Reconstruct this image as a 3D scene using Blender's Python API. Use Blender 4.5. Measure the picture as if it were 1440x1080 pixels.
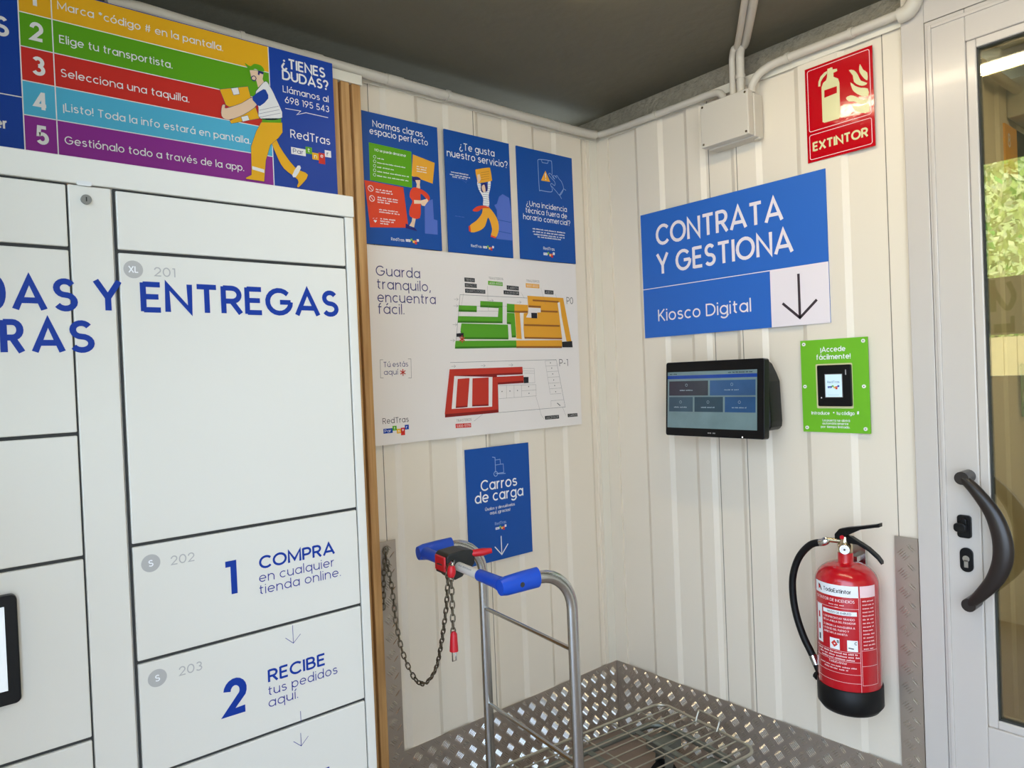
import bpy, bmesh, math, random
from mathutils import Vector as V, Matrix
random.seed(7)
PI = math.pi
for o in list(bpy.data.objects): bpy.data.objects.remove(o)
SC = bpy.context.scene
COL = SC.collection

# ------------------------------------------------------------------ camera
FOC = 995.18
CAM = V((-2.1889, -2.01, 1.493))
RT = V((0.7662, -0.6413, -0.0411)); DN = V((-0.039, 0.0174, -0.9991)); FW = V((0.6414, 0.7671, -0.0117))
FW.normalize(); RT = (RT - FW * RT.dot(FW)).normalized(); DN = FW.cross(RT).normalized()
cd = bpy.data.cameras.new('camera'); cam = bpy.data.objects.new('camera', cd); COL.objects.link(cam)
cd.sensor_width = 36; cd.lens = FOC / 1440 * 36; cd.clip_start = 0.02
m = Matrix.Identity(4)
for i in range(3):
    m[i][0] = RT[i]; m[i][1] = -DN[i]; m[i][2] = -FW[i]; m[i][3] = CAM[i]
cam.matrix_world = m
SC.camera = cam

# ------------------------------------------------------------------ light and exposure
SC.view_settings.view_transform = 'Standard'; SC.view_settings.look = 'None'
SC.view_settings.gamma = 1; SC.view_settings.use_curve_mapping = False
SC.view_settings.exposure = -0.45
SKY = 8.0; SUN = 8.0; TUBE = 44.0; BACKROOM = 14.0
w = bpy.data.worlds.new('sky'); SC.world = w; w.use_nodes = True
nt = w.node_tree; nt.nodes.clear()
wo = nt.nodes.new('ShaderNodeOutputWorld'); bg = nt.nodes.new('ShaderNodeBackground')
tc = nt.nodes.new('ShaderNodeTexCoord'); sx = nt.nodes.new('ShaderNodeSeparateXYZ'); cr = nt.nodes.new('ShaderNodeValToRGB')
cr.color_ramp.elements[0].color = (.70, .84, 1, 1); cr.color_ramp.elements[1].color = (.42, .62, 1, 1)
nt.links.new(tc.outputs['Generated'], sx.inputs[0]); nt.links.new(sx.outputs['Z'], cr.inputs[0])
nt.links.new(cr.outputs[0], bg.inputs[0]); bg.inputs[1].default_value = SKY
nt.links.new(bg.outputs[0], wo.inputs[0])
sl = bpy.data.lights.new('sun', 'SUN'); sl.energy = SUN; sl.angle = .02; sl.color = (1, .95, .86)
so = bpy.data.objects.new('sun', sl); COL.objects.link(so)
so.rotation_euler = V((-.55, .35, -.76)).to_track_quat('-Z', 'Y').to_euler()     # from the room's far side, lights the bank outside

# ------------------------------------------------------------------ pixel helpers (points on real planes)
def ray(x, y): return (RT * ((x - 720) / FOC) + DN * ((y - 540) / FOC) + FW)
def onx(x, y, X): d = ray(x, y); return CAM + d * ((X - CAM.x) / d.x)
def ony(x, y, Y): d = ray(x, y); return CAM + d * ((Y - CAM.y) / d.y)
def onz(x, y, Z): d = ray(x, y); return CAM + d * ((Z - CAM.z) / d.z)
def crop(x0, y0, s): return lambda x, y: (x0 + x / s, y0 + y / s)

class Frame:
    def __init__(s, O, U, N): s.O = V(O); s.U = V(U); s.N = V(N)
    def p(s, u, v, h=0): q = s.O + s.U * u + s.N * h; return V((q.x, q.y, q.z + v))
    def uv(s, px, py):
        d = ray(px, py); t = (s.O - CAM).dot(s.N) / d.dot(s.N); q = CAM + d * t
        return ((q - s.O).dot(s.U), q.z - s.O.z)
FA = Frame((0, 0, 0), (1, 0, 0), (0, -1, 0))        # wall behind the cart
FB = Frame((0, 0, 0), (0, -1, 0), (-1, 0, 0))       # wall with the kiosk screen
class Cyl:                                          # a printed label wrapped on a cylinder
    def __init__(s, c, r, a0): s.c = c; s.r = r; s.a0 = a0
    def p(s, u, v, h=0):
        a = s.a0 + u / s.r; R = s.r + h
        return V((s.c[0] + R * math.cos(a), s.c[1] + R * math.sin(a), v))

# ------------------------------------------------------------------ materials
def lin(c): c /= 255.0; return c / 12.92 if c <= .04045 else ((c + .055) / 1.055) ** 2.4
MATS = {}
def mat(name, rgb, rough=.5, metal=0., var=.04, scale=8., bump=0., bscale=60., emit=0., coat=0., spec=.5):
    if name in MATS: return MATS[name]
    m = bpy.data.materials.new(name); m.use_nodes = True; n = m.node_tree; b = n.nodes['Principled BSDF']
    c = [lin(x) for x in rgb] + [1]
    tc = n.nodes.new('ShaderNodeTexCoord'); no = n.nodes.new('ShaderNodeTexNoise'); no.inputs['Scale'].default_value = scale
    no.inputs['Detail'].default_value = 3
    n.links.new(tc.outputs['Object'], no.inputs['Vector'])
    mx = n.nodes.new('ShaderNodeMix'); mx.data_type = 'RGBA'
    mx.inputs[6].default_value = [x * (1 - var) for x in c[:3]] + [1]; mx.inputs[7].default_value = [min(1, x * (1 + var)) for x in c[:3]] + [1]
    n.links.new(no.outputs['Fac'], mx.inputs[0]); n.links.new(mx.outputs[2], b.inputs['Base Color'])
    b.inputs['Roughness'].default_value = rough; b.inputs['Metallic'].default_value = metal
    b.inputs['Specular IOR Level'].default_value = spec; b.inputs['Coat Weight'].default_value = coat; b.inputs['Coat Roughness'].default_value = .08
    if bump:
        n2 = n.nodes.new('ShaderNodeTexNoise'); n2.inputs['Scale'].default_value = bscale; n2.inputs['Detail'].default_value = 5
        n.links.new(tc.outputs['Object'], n2.inputs['Vector'])
        bp = n.nodes.new('ShaderNodeBump'); bp.inputs['Strength'].default_value = bump; bp.inputs['Distance'].default_value = .02
        n.links.new(n2.outputs['Fac'], bp.inputs['Height']); n.links.new(bp.outputs[0], b.inputs['Normal'])
    if emit:
        n.links.new(mx.outputs[2], b.inputs['Emission Color']); b.inputs['Emission Strength'].default_value = emit
    MATS[name] = m; return m
PANEL = mat('wall_panel_cream', (231, 219.5, 200), .38, var=.015, scale=1.5, bump=.012, bscale=14)
TRIMW = mat('trim_cream', (229, 222, 205), .35, var=.02)
LOCK = mat('locker_white_enamel', (222, 219, 209), .32, var=.01, scale=2, bump=.01, bscale=12)
GAP = mat('dark_gap_rubber', (52, 52, 50), .7)
PVC = mat('pvc_conduit', (205, 197, 182), .45, var=.03)
DOORM = mat('door_aluminium_white', (202, 194, 185), .24, var=.01, coat=.2)
CEIL = mat('ceiling_grey_plaster', (110, 104, 86), .85, var=.1, scale=3, bump=.12, bscale=25)
CONC = mat('rough_concrete', (150, 142, 124), .95, var=.25, scale=30, bump=.9, bscale=45)
TILE = mat('floor_brown_tile', (150, 132, 118), .5, var=.12, scale=12, bump=.05)
ALU = mat('tread_plate_aluminium', (190, 178, 164), .42, .75, var=.08, scale=4, bump=.04, bscale=30)
CREST = mat('tread_crest_aluminium', (226, 220, 210), .22, .9, var=.05, scale=20)
STEEL = mat('zinc_steel_tube', (196, 197, 196), .24, 1., var=.05, scale=20)
WIRE = mat('wire_zinc', (190, 186, 172), .35, 1., var=.08, scale=20)
GALV = mat('galvanised_bar', (138, 142, 134), .45, .85, var=.15, scale=20)
CHAINM = mat('chain_steel', (120, 112, 96), .35, 1., var=.2, scale=60)
BLUEG = mat('grip_blue_plastic', (8, 74, 190), .4, var=.03)
BLK = mat('black_plastic', (14, 14, 15), .38, var=.1, spec=.25)
BLKM = mat('black_lock_plastic', (34, 36, 36), .5, var=.1)
RUB = mat('black_rubber', (12, 12, 13), .5, var=.1, spec=.3)
HANDLE = mat('handle_black_brown', (40, 33, 30), .33, var=.08)
REDP = mat('red_plastic', (206, 22, 36), .4, var=.03)
REDX = mat('extinguisher_red', (190, 14, 28), .22, var=.02, coat=.5)
BRASS = mat('valve_nickel', (205, 190, 160), .25, 1.)
CHROME = mat('chrome_ring', (220, 220, 220), .15, 1.)
WOOD = None
P = {}
def ink(n, rgb, rough=.5): P[n] = mat('print_' + n, rgb, rough, var=.012, scale=5, spec=.3); return P[n]
ink('blue', (17, 78, 158)); ink('royal', (0, 62, 160)); ink('signblue', (44, 103, 190)); ink('white', (240, 240, 240)); ink('board', (233, 226, 219))
ink('green', (92, 166, 14)); ink('lime', (112, 184, 38)); ink('red', (207, 42, 32)); ink('sky', (80, 184, 222)); ink('purple', (142, 40, 146)); ink('amber', (240, 180, 24))
ink('skin', (240, 208, 176)); ink('navy', (36, 36, 110)); ink('ink', (34, 34, 36)); ink('orange', (240, 172, 52)); ink('vermil', (226, 70, 40)); ink('peri', (84, 112, 196)); ink('grey', (168, 168, 168))
ink('dgreen', (58, 118, 22)); ink('dred', (130, 24, 20)); ink('brown', (150, 92, 34)); ink('brick', (190, 52, 36)); ink('pgreen', (86, 158, 34)); ink('gold', (226, 160, 44)); ink('locblue', (0, 50, 146)); ink('loctext', (40, 42, 136)); ink('lgrey', (178, 176, 172))
P['xred'] = mat('print_xred', (192, 6, 22), .08, var=.01, bump=.02, bscale=40, spec=.8); ink('glow', (222, 216, 164), .2); ink('pinkwhite', (248, 214, 214)); ink('dark', (62, 50, 56)); ink('lbl', (188, 26, 40), .3); ink('line', (110, 104, 98)); ink('signwhite', (236, 226, 228))

def wood():
    m = bpy.data.materials.new('oak_slat'); m.use_nodes = True; n = m.node_tree; b = n.nodes['Principled BSDF']
    tc = n.nodes.new('ShaderNodeTexCoord'); mp = n.nodes.new('ShaderNodeMapping'); mp.inputs['Scale'].default_value = (60, 60, 3)
    no = n.nodes.new('ShaderNodeTexNoise'); no.inputs['Scale'].default_value = 1.2; no.inputs['Detail'].default_value = 6
    r = n.nodes.new('ShaderNodeValToRGB'); r.color_ramp.elements[0].position = .3; r.color_ramp.elements[1].position = .7
    r.color_ramp.elements[0].color = (lin(168), lin(120), lin(66), 1); r.color_ramp.elements[1].color = (lin(208), lin(164), lin(106), 1)
    n.links.new(tc.outputs['Object'], mp.inputs[0]); n.links.new(mp.outputs[0], no.inputs['Vector']); n.links.new(no.outputs['Fac'], r.inputs[0]); n.links.new(r.outputs[0], b.inputs['Base Color'])
    b.inputs['Roughness'].default_value = .5; return m
WOOD = wood()

def glassmat(name, tint, refl):
    m = bpy.data.materials.new(name); m.use_nodes = True; n = m.node_tree; n.nodes.clear()
    o = n.nodes.new('ShaderNodeOutputMaterial'); t = n.nodes.new('ShaderNodeBsdfTransparent'); g = n.nodes.new('ShaderNodeBsdfGlossy'); x = n.nodes.new('ShaderNodeMixShader')
    f = n.nodes.new('ShaderNodeFresnel'); f.inputs['IOR'].default_value = 1.5
    a = n.nodes.new('ShaderNodeMath'); a.operation = 'ADD'; a.inputs[1].default_value = refl; a.use_clamp = True
    no = n.nodes.new('ShaderNodeTexNoise'); no.inputs['Scale'].default_value = 1.5
    bp = n.nodes.new('ShaderNodeBump'); bp.inputs['Strength'].default_value = .004
    n.links.new(no.outputs['Fac'], bp.inputs['Height'])
    t.inputs[0].default_value = (*tint, 1); g.inputs['Roughness'].default_value = 0.0; g.inputs[0].default_value = (.95, .97, .88, 1)
    n.links.new(f.outputs[0], a.inputs[0]); n.links.new(a.outputs[0], x.inputs[0]); n.links.new(t.outputs[0], x.inputs[1]); n.links.new(g.outputs[0], x.inputs[2]); n.links.new(x.outputs[0], o.inputs[0])
    return m
GLASS = glassmat('door_glass', (.86, .84, .70), .17)
WINGL = glassmat('window_glass', (.94, .96, .94), .0)

# ------------------------------------------------------------------ mesh builder
class MB:
    def __init__(s): s.v = []; s.f = []; s.m = []; s.mats = []; s.sm = []
    def mi(s, m):
        if m not in s.mats: s.mats.append(m)
        return s.mats.index(m)
    def add(s, vs, fs, m, smooth=False):
        k = len(s.v); s.v += [tuple(x) for x in vs]; i = s.mi(m)
        for f in fs: s.f.append([k + a for a in f]); s.m.append(i); s.sm.append(smooth)
    def build(s, name, parent=None, bevel=0., seg=2):
        me = bpy.data.meshes.new(name); me.from_pydata(s.v, [], s.f)
        for m in s.mats: me.materials.append(m)
        for p, i, q in zip(me.polygons, s.m, s.sm): p.material_index = i; p.use_smooth = q
        me.update()
        o = bpy.data.objects.new(name, me); COL.objects.link(o)
        if parent: o.parent = parent; o.matrix_parent_inverse = Matrix.Translation(-V(parent.location)) if parent.type == 'EMPTY' else Matrix.Identity(4)
        if parent and parent.type != 'EMPTY' and parent.parent: pass
        if bevel:
            b = o.modifiers.new('bevel', 'BEVEL'); b.width = bevel; b.segments = seg; b.limit_method = 'ANGLE'; b.angle_limit = .6
        return o
    # solids -----------------------------------------------------
    def box(s, a, b, m):
        x0, x1 = sorted((a[0], b[0])); y0, y1 = sorted((a[1], b[1])); z0, z1 = sorted((a[2], b[2]))
        s.add([(x0, y0, z0), (x1, y0, z0), (x1, y1, z0), (x0, y1, z0), (x0, y0, z1), (x1, y0, z1), (x1, y1, z1), (x0, y1, z1)],
              [(0, 3, 2, 1), (4, 5, 6, 7), (0, 1, 5, 4), (1, 2, 6, 5), (2, 3, 7, 6), (3, 0, 4, 7)], m); return s
    def fbox(s, F, u0, u1, v0, v1, h0, h1, m):          # box in a wall frame
        c = [F.p(u, v, h) for h in (h0, h1) for u, v in ((u0, v0), (u1, v0), (u1, v1), (u0, v1))]
        s.add(c, [(0, 3, 2, 1), (4, 5, 6, 7), (0, 1, 5, 4), (1, 2, 6, 5), (2, 3, 7, 6), (3, 0, 4, 7)], m); return s
    def prism(s, F, pts, h0, h1, m):                      # outline in a frame, given thickness
        n = len(pts); c = [F.p(u, v, h0) for u, v in pts] + [F.p(u, v, h1) for u, v in pts]
        s.add(c, [list(range(n))[::-1], list(range(n, 2 * n))] + [(i, (i + 1) % n, n + (i + 1) % n, n + i) for i in range(n)], m); return s
    def tube(s, pts, r, m, n=10, closed=False, ry=None, up=None):
        pts = [V(p) for p in pts]; N = len(pts); rings = []
        prev = None
        for i, p in enumerate(pts):
            if closed: t = pts[(i + 1) % N] - pts[i - 1]
            else: t = pts[min(i + 1, N - 1)] - pts[max(i - 1, 0)]
            t.normalize()
            if up is not None: a = t.cross(V(up))
            elif prev is None: a = t.cross(V((0, 0, 1)) if abs(t.z) < .9 else V((1, 0, 0)))
            else: a = prev - t * prev.dot(t)
            a.normalize(); prev = a; b = t.cross(a)
            rr = r[i] if isinstance(r, (list, tuple)) else r
            rb = ry[i] if isinstance(ry, (list, tuple)) else (ry if ry else rr)
            rings.append([p + a * rr * math.cos(2 * PI * k / n) + b * rb * math.sin(2 * PI * k / n) for k in range(n)])
        vs = [q for R in rings for q in R]; fs = []
        for i in range(N if closed else N - 1):
            j = (i + 1) % N
            for k in range(n): fs.append((i * n + k, i * n + (k + 1) % n, j * n + (k + 1) % n, j * n + k))
        s.add(vs, fs, m, True)
        if not closed: s.add(rings[0], [list(range(n))[::-1]], m); s.add(rings[-1], [list(range(n))], m)
        return s
    def lathe(s, c, prof, m, n=40):                       # profile of (r, z)
        vs = [(c[0] + r * math.cos(2 * PI * k / n), c[1] + r * math.sin(2 * PI * k / n), c[2] + z) for r, z in prof for k in range(n)]
        fs = [(i * n + k, i * n + (k + 1) % n, (i + 1) * n + (k + 1) % n, (i + 1) * n + k) for i in range(len(prof) - 1) for k in range(n)]
        s.add(vs, fs, m, True)
        if prof[0][0] > 1e-4: s.add(vs[:n], [list(range(n))[::-1]], m)
        if prof[-1][0] > 1e-4: s.add(vs[-n:], [list(range(n))], m)
        return s
    def disc3(s, c, axis, r, d, m, n=20):                 # short solid cylinder from c along axis
        a = V(axis).normalized(); return s.tube([V(c), V(c) + a * d], r, m, n)
    # flat print ---------------------------------------------------
    def poly(s, F, pts, m, h):
        s.add([F.p(u, v, h) for u, v in pts], [list(range(len(pts)))], m); return s
    def grid(s, F, u0, u1, v0, v1, m, h, n=12):
        vs = [F.p(u0 + (u1 - u0) * i / n, v, h) for i in range(n + 1) for v in (v0, v1)]
        s.add(vs, [(2 * i, 2 * i + 2, 2 * i + 3, 2 * i + 1) for i in range(n)], m, True); return s
    def line(s, F, pts, wd, m, h, closed=False):
        N = len(pts)
        if N < 2: return s
        L = []
        for i in range(N):
            p = pts[i]; a = pts[i - 1] if (i > 0 or closed) else None; b = pts[(i + 1) % N] if (i < N - 1 or closed) else None
            def nd(q, r):
                dx, dy = r[0] - q[0], r[1] - q[1]; l = math.hypot(dx, dy) or 1e-9; return dx / l, dy / l
            if a is None: d = nd(p, b); nx, ny = -d[1], d[0]; k = 1
            elif b is None: d = nd(a, p); nx, ny = -d[1], d[0]; k = 1
            else:
                d1 = nd(a, p); d2 = nd(p, b); nx, ny = -(d1[1] + d2[1]), d1[0] + d2[0]; l = math.hypot(nx, ny)
                if l < 1e-6: nx, ny = -d1[1], d1[0]; k = 1
                else: nx /= l; ny /= l; k = min(2.2, 1 / max(.3, nx * -d1[1] + ny * d1[0]))
            L.append((p[0] + nx * wd / 2 * k, p[1] + ny * wd / 2 * k)); L.append((p[0] - nx * wd / 2 * k, p[1] - ny * wd / 2 * k))
        s.add([F.p(u, v, h) for u, v in L], [(2 * i + 1, (2 * i + 3) % (2 * N), (2 * i + 2) % (2 * N), 2 * i) for i in range(N if closed else N - 1)], m); return s
    def ring(s, F, u, v, r, wd, m, h, n=24): return s.line(F, [(u + r * math.cos(2 * PI * k / n), v + r * math.sin(2 * PI * k / n)) for k in range(n)], wd, m, h, True)
    def disc(s, F, u, v, r, m, h, n=20, ry=None): return s.poly(F, [(u + r * math.cos(2 * PI * k / n), v + (ry or r) * math.sin(2 * PI * k / n)) for k in range(n)], m, h)

# ------------------------------------------------------------------ a geometric stroke alphabet
def Lq(*a): return [(a[i], a[i + 1]) for i in range(0, len(a), 2)]
def Aq(cx, cy, rx, ry, a0, a1):
    n = max(4, int(abs(a1 - a0) / 18)); return [(cx + rx * math.cos(math.radians(a0 + (a1 - a0) * i / n)), cy + ry * math.sin(math.radians(a0 + (a1 - a0) * i / n))) for i in range(n + 1)]
def Cq(cx=.22, cy=.26, rx=.22, ry=.22): return Aq(cx, cy, rx, ry, 0, 360)
def Dq(x, y): return ['dot', x, y]
sU = lambda: Aq(.19, .505, .165, .155, 30, 270) + Aq(.19, .195, .185, .155, 90, -150)[1:]
G = {
 'a': (.44, [Cq(), Lq(.44, .52, .44, 0)]), 'b': (.44, [Lq(0, .74, 0, 0), Cq()]), 'c': (.38, [Aq(.22, .26, .22, .22, 48, 312)]),
 'd': (.44, [Cq(), Lq(.44, .74, .44, 0)]), 'e': (.44, [Aq(.22, .26, .22, .22, 0, 318), Lq(0, .26, .455, .26)]),
 'f': (.26, [Aq(.23, .58, .14, .12, 90, 180) + Lq(.09, 0), Lq(0, .48, .25, .48)]),
 'g': (.44, [Cq(), Lq(.44, .52, .44, .0) + Aq(.22, 0, .22, .18, 0, -150)]),
 'h': (.4, [Lq(0, .74, 0, 0), Lq(0, .28) + Aq(.2, .28, .2, .2, 180, 0) + Lq(.4, 0)]), 'i': (0, [Lq(0, .52, 0, 0), Dq(0, .66)]), 'ı': (0, [Lq(0, .52, 0, 0)]),
 'j': (.05, [Lq(.05, .52, .05, -.1) + Aq(-.05, -.1, .1, .08, 0, -90), Dq(.05, .66)]), 'k': (.36, [Lq(0, .74, 0, 0), Lq(.34, .52, .03, .23), Lq(.11, .3, .37, 0)]), 'l': (0, [Lq(0, .74, 0, 0)]),
 'm': (.64, [Lq(0, .52, 0, 0), Aq(.16, .3, .16, .18, 180, 0) + Lq(.32, 0), Aq(.48, .3, .16, .18, 180, 0) + Lq(.64, 0)]),
 'n': (.4, [Lq(0, .52, 0, 0), Aq(.2, .28, .2, .2, 180, 0) + Lq(.4, 0)]), 'o': (.44, [Cq()]), 'p': (.44, [Lq(0, .52, 0, -.2), Cq()]), 'q': (.44, [Cq(), Lq(.44, .52, .44, -.2)]),
 'r': (.2, [Lq(0, .52, 0, 0), Aq(.17, .27, .17, .21, 180, 80)]), 's': (.33, [Aq(.165, .375, .145, .105, 30, 270) + Aq(.165, .155, .16, .115, 90, -150)[1:]]),
 't': (.25, [Lq(.1, .66, .1, .15) + Aq(.22, .15, .12, .11, 180, 270), Lq(0, .48, .26, .48)]), 'u': (.4, [Lq(0, .52, 0, .24) + Aq(.2, .24, .2, .2, 180, 360), Lq(.4, .52, .4, 0)]),
 'v': (.42, [Lq(0, .52, .21, .02, .42, .52)]), 'w': (.64, [Lq(0, .52, .16, .02, .32, .5, .48, .02, .64, .52)]), 'x': (.38, [Lq(0, .52, .38, 0), Lq(.38, .52, 0, 0)]),
 'y': (.42, [Lq(0, .52, .22, .03), Lq(.42, .52, .13, -.2)]), 'z': (.36, [Lq(0, .48, .34, .48, .01, .04, .37, .04)]),
 'A': (.6, [Lq(0, 0, .3, .68, .6, 0), Lq(.1, .2, .5, .2)]),
 'B': (.42, [Lq(0, .7, 0, 0), Lq(0, .66, .2, .66) + Aq(.21, .51, .16, .15, 90, -90) + Lq(0, .36), Lq(0, .36, .22, .36) + Aq(.23, .2, .18, .16, 90, -90) + Lq(0, .04)]),
 'C': (.54, [Aq(.31, .35, .31, .31, 42, 318)]), 'D': (.54, [Lq(0, .7, 0, 0), Lq(0, .66, .2, .66) + Aq(.22, .35, .32, .31, 90, -90) + Lq(0, .04)]),
 'E': (.36, [Lq(0, .7, 0, 0), Lq(0, .66, .37, .66), Lq(0, .36, .33, .36), Lq(0, .04, .37, .04)]), 'F': (.34, [Lq(0, .7, 0, 0), Lq(0, .66, .36, .66), Lq(0, .36, .32, .36)]),
 'G': (.62, [Aq(.31, .35, .31, .31, 42, 360), Lq(.33, .34, .62, .34)]), 'H': (.48, [Lq(0, .7, 0, 0), Lq(.48, .7, .48, 0), Lq(0, .36, .48, .36)]), 'I': (0, [Lq(0, .7, 0, 0)]),
 'J': (.3, [Lq(.3, .7, .3, .2) + Aq(.15, .2, .15, .16, 0, -170)]), 'K': (.42, [Lq(0, .7, 0, 0), Lq(.42, .7, .02, .3), Lq(.12, .4, .44, 0)]), 'L': (.32, [Lq(0, .7, 0, 0), Lq(0, .04, .34, .04)]),
 'M': (.62, [Lq(0, 0, 0, .68, .31, .14, .62, .68, .62, 0)]), 'N': (.5, [Lq(0, 0, 0, .66, .5, .04, .5, .7)]), 'O': (.64, [Cq(.32, .35, .32, .31)]),
 'P': (.4, [Lq(0, .7, 0, 0), Lq(0, .66, .2, .66) + Aq(.22, .48, .18, .18, 90, -90) + Lq(0, .3)]), 'Q': (.64, [Cq(.32, .35, .32, .31), Lq(.38, .2, .62, -.04)]),
 'R': (.42, [Lq(0, .7, 0, 0), Lq(0, .66, .2, .66) + Aq(.21, .49, .18, .17, 90, -90) + Lq(0, .32), Lq(.19, .33, .42, 0)]), 'S': (.38, [sU()]),
 'T': (.46, [Lq(0, .66, .46, .66), Lq(.23, .66, .23, 0)]), 'U': (.48, [Lq(0, .7, 0, .27) + Aq(.24, .27, .24, .23, 180, 360) + Lq(.48, .7)]), 'V': (.56, [Lq(0, .7, .28, .03, .56, .7)]),
 'W': (.86, [Lq(0, .7, .215, .03, .43, .68, .645, .03, .86, .7)]), 'X': (.5, [Lq(0, .7, .5, 0), Lq(.5, .7, 0, 0)]), 'Y': (.5, [Lq(0, .7, .25, .3, .5, .7), Lq(.25, .32, .25, 0)]), 'Z': (.44, [Lq(.02, .66, .42, .66, .02, .04, .45, .04)]),
 '0': (.44, [Cq(.22, .35, .22, .31)]), '1': (.15, [Lq(0, .64, .15, .64, .15, 0)]), '2': (.4, [Aq(.2, .47, .19, .19, 175, -30) + Lq(.02, .04, .42, .04)]),
 '3': (.38, [Aq(.19, .51, .165, .15, 150, -90), Aq(.19, .2, .19, .16, 90, -155)]), '4': (.44, [Lq(.34, 0, .34, .7), Lq(.34, .67, .02, .17, .46, .17)]),
 '5': (.4, [Lq(.37, .66, .08, .66, .05, .36) + Aq(.2, .22, .19, .18, 128, -150)]), '6': (.42, [Cq(.21, .23, .21, .19), Lq(.3, .7, .04, .32)]),
 '7': (.4, [Lq(0, .66, .39, .66, .12, 0)]), '8': (.4, [Cq(.2, .51, .16, .15), Cq(.2, .2, .2, .16)]), '9': (.42, [Cq(.21, .47, .21, .19), Lq(.12, 0, .38, .38)]),
 '.': (0, [Dq(0, .05)]), ',': (.05, [Lq(.05, .1, .0, -.09)]), '!': (0, [Lq(0, .7, 0, .2), Dq(0, .05)]), '¡': (0, [Lq(0, .5, 0, -.18), Dq(0, .52)]), '-': (.24, [Lq(0, .26, .24, .26)]), ':': (0, [Dq(0, .05), Dq(0, .42)]),
 '?': (.36, [Aq(.18, .5, .17, .17, 175, -50) + Lq(.18, .2), Dq(.18, .05)]), '¿': (.36, [Aq(.18, .02, .17, .17, -5, -230) + Lq(.18, .32), Dq(.18, .48)]),
 '*': (.26, [Lq(.13, .7, .13, .42), Lq(0, .63, .26, .49), Lq(.26, .63, 0, .49)]), '#': (.46, [Lq(.16, .68, .08, .02), Lq(.38, .68, .3, .02), Lq(.02, .46, .46, .46), Lq(0, .24, .44, .24)]),
 '+': (.3, [Lq(0, .3, .3, .3), Lq(.15, .15, .15, .45)]), '/': (.25, [Lq(0, 0, .25, .7)]), '&': (.4, [Cq(.2, .5, .14, .16), Cq(.2, .2, .2, .18)]),
}
for a, b in ('áa', 'ée', 'óo', 'úu', 'íı', 'ÚU'):
    k = G[b]; x = k[0] / 2; y = .18 if a == 'Ú' else 0
    G[a] = (k[0], k[1] + [Lq(x - .02, .6 + y, x + .1, .74 + y)])
def text(mb, F, s, u, v, cap, m, h=.0006, width=None, wt=.085, track=0.):
    """lay s along u from (u, v); cap = capital height; width fits the line"""
    em = cap / .7; x = 0; items = []; first = True
    for ch in s:
        if ch == ' ': x += .27 + track; continue
        g = G[ch]
        if not first: x += .085
        items.append((x, g)); x += g[0] + .085 + track; first = False
    total = x - .085 - track
    k = (width - wt * em) / (total * em) if width else 1.0
    hw = wt * em; cnt = 0
    for x, g in items:
        for st in g[1]:
            cnt += 1; hh = h + .00002 * (cnt % 9)
            if st[0] == 'dot':
                r = hw * .62; mb.disc(F, u + hw / 2 + (x + st[1]) * em * k, v + st[2] * em, r, m, hh, 8)
            else:
                pts = [(u + hw / 2 + (x + a) * em * k, v + b * em) for a, b in st]
                cl = len(pts) > 8 and math.hypot(pts[0][0] - pts[-1][0], pts[0][1] - pts[-1][1]) < 1e-6
                if cl: pts = pts[:-1]
                mb.line(F, pts, hw, m, hh, cl)
    return (total * em * k + hw)
def ptext(mb, F, s, bl, br, cap, m, h=.0006, wt=.085):
    """bl, br: where the line's baseline starts and ends"""
    a = F.uv(*bl); b = F.uv(*br); text(mb, F, s, a[0], (a[1] + b[1]) / 2, cap, m, h, b[0] - a[0], wt)
def greek(mb, F, u, v, wd, cap, m, h=.0006):             # print too small to read: word-like marks
    x = 0
    while x < wd - cap:
        l = min(wd - x, cap * random.uniform(1.5, 5)); y = x
        while y < x + l - cap * .4:
            mb.poly(F, [(u + y, v), (u + y + cap * .42, v), (u + y + cap * .42, v + cap * random.choice((.6, .6, .9))), (u + y, v + cap * .6)], m, h); y += cap * .62
        x += l + cap * .45
def ppoly(mb, F, q, pts, m, h): mb.poly(F, [F.uv(*q(*p)) for p in pts], m, h)
def pline(mb, F, q, pts, wd, m, h, closed=False): mb.line(F, [F.uv(*q(*p)) for p in pts], wd, m, h, closed)
def smooth(pts, n=6, closed=False):                     # catmull-rom
    out = []; N = len(pts); pts = [tuple(p) for p in pts]
    for i in range(N if closed else N - 1):
        p0 = pts[i - 1] if (i > 0 or closed) else pts[i]; p1 = pts[i]; p2 = pts[(i + 1) % N]; p3 = pts[(i + 2) % N] if (i + 2 < N or closed) else p2
        for k in range(n):
            t = k / n
            out.append(tuple(.5 * ((2 * b) + (-a + c) * t + (2 * a - 5 * b + 4 * c - d) * t * t + (-a + 3 * b - 3 * c + d) * t ** 3) for a, b, c, d in zip(p0, p1, p2, p3)))
    if not closed: out.append(pts[-1])
    return out

# ------------------------------------------------------------------ scene bookkeeping
def thing(name, label, cat, loc=(0, 0, 0), group=None):
    o = bpy.data.objects.new(name, None); COL.objects.link(o); o.location = loc; o.empty_display_size = .05
    o['label'] = label; o['category'] = cat
    if group: o['group'] = group
    return o
def tag(o, label, cat, group=None):
    o['label'] = label; o['category'] = cat
    if group: o['group'] = group
    return o
def struct(o): o['kind'] = 'structure'; return o
def box1(name, a, b, m, bevel=0): return struct(MB().box(a, b, m).build(name, bevel=bevel))
def rrect(u0, u1, v0, v1, r, n=5):
    o = []
    for cx, cy, a in ((u1 - r, v1 - r, 0), (u0 + r, v1 - r, 90), (u0 + r, v0 + r, 180), (u1 - r, v0 + r, 270)):
        o += [(cx + r * math.cos(math.radians(a + 90 * k / n)), cy + r * math.sin(math.radians(a + 90 * k / n))) for k in range(n + 1)]
    return o

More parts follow.
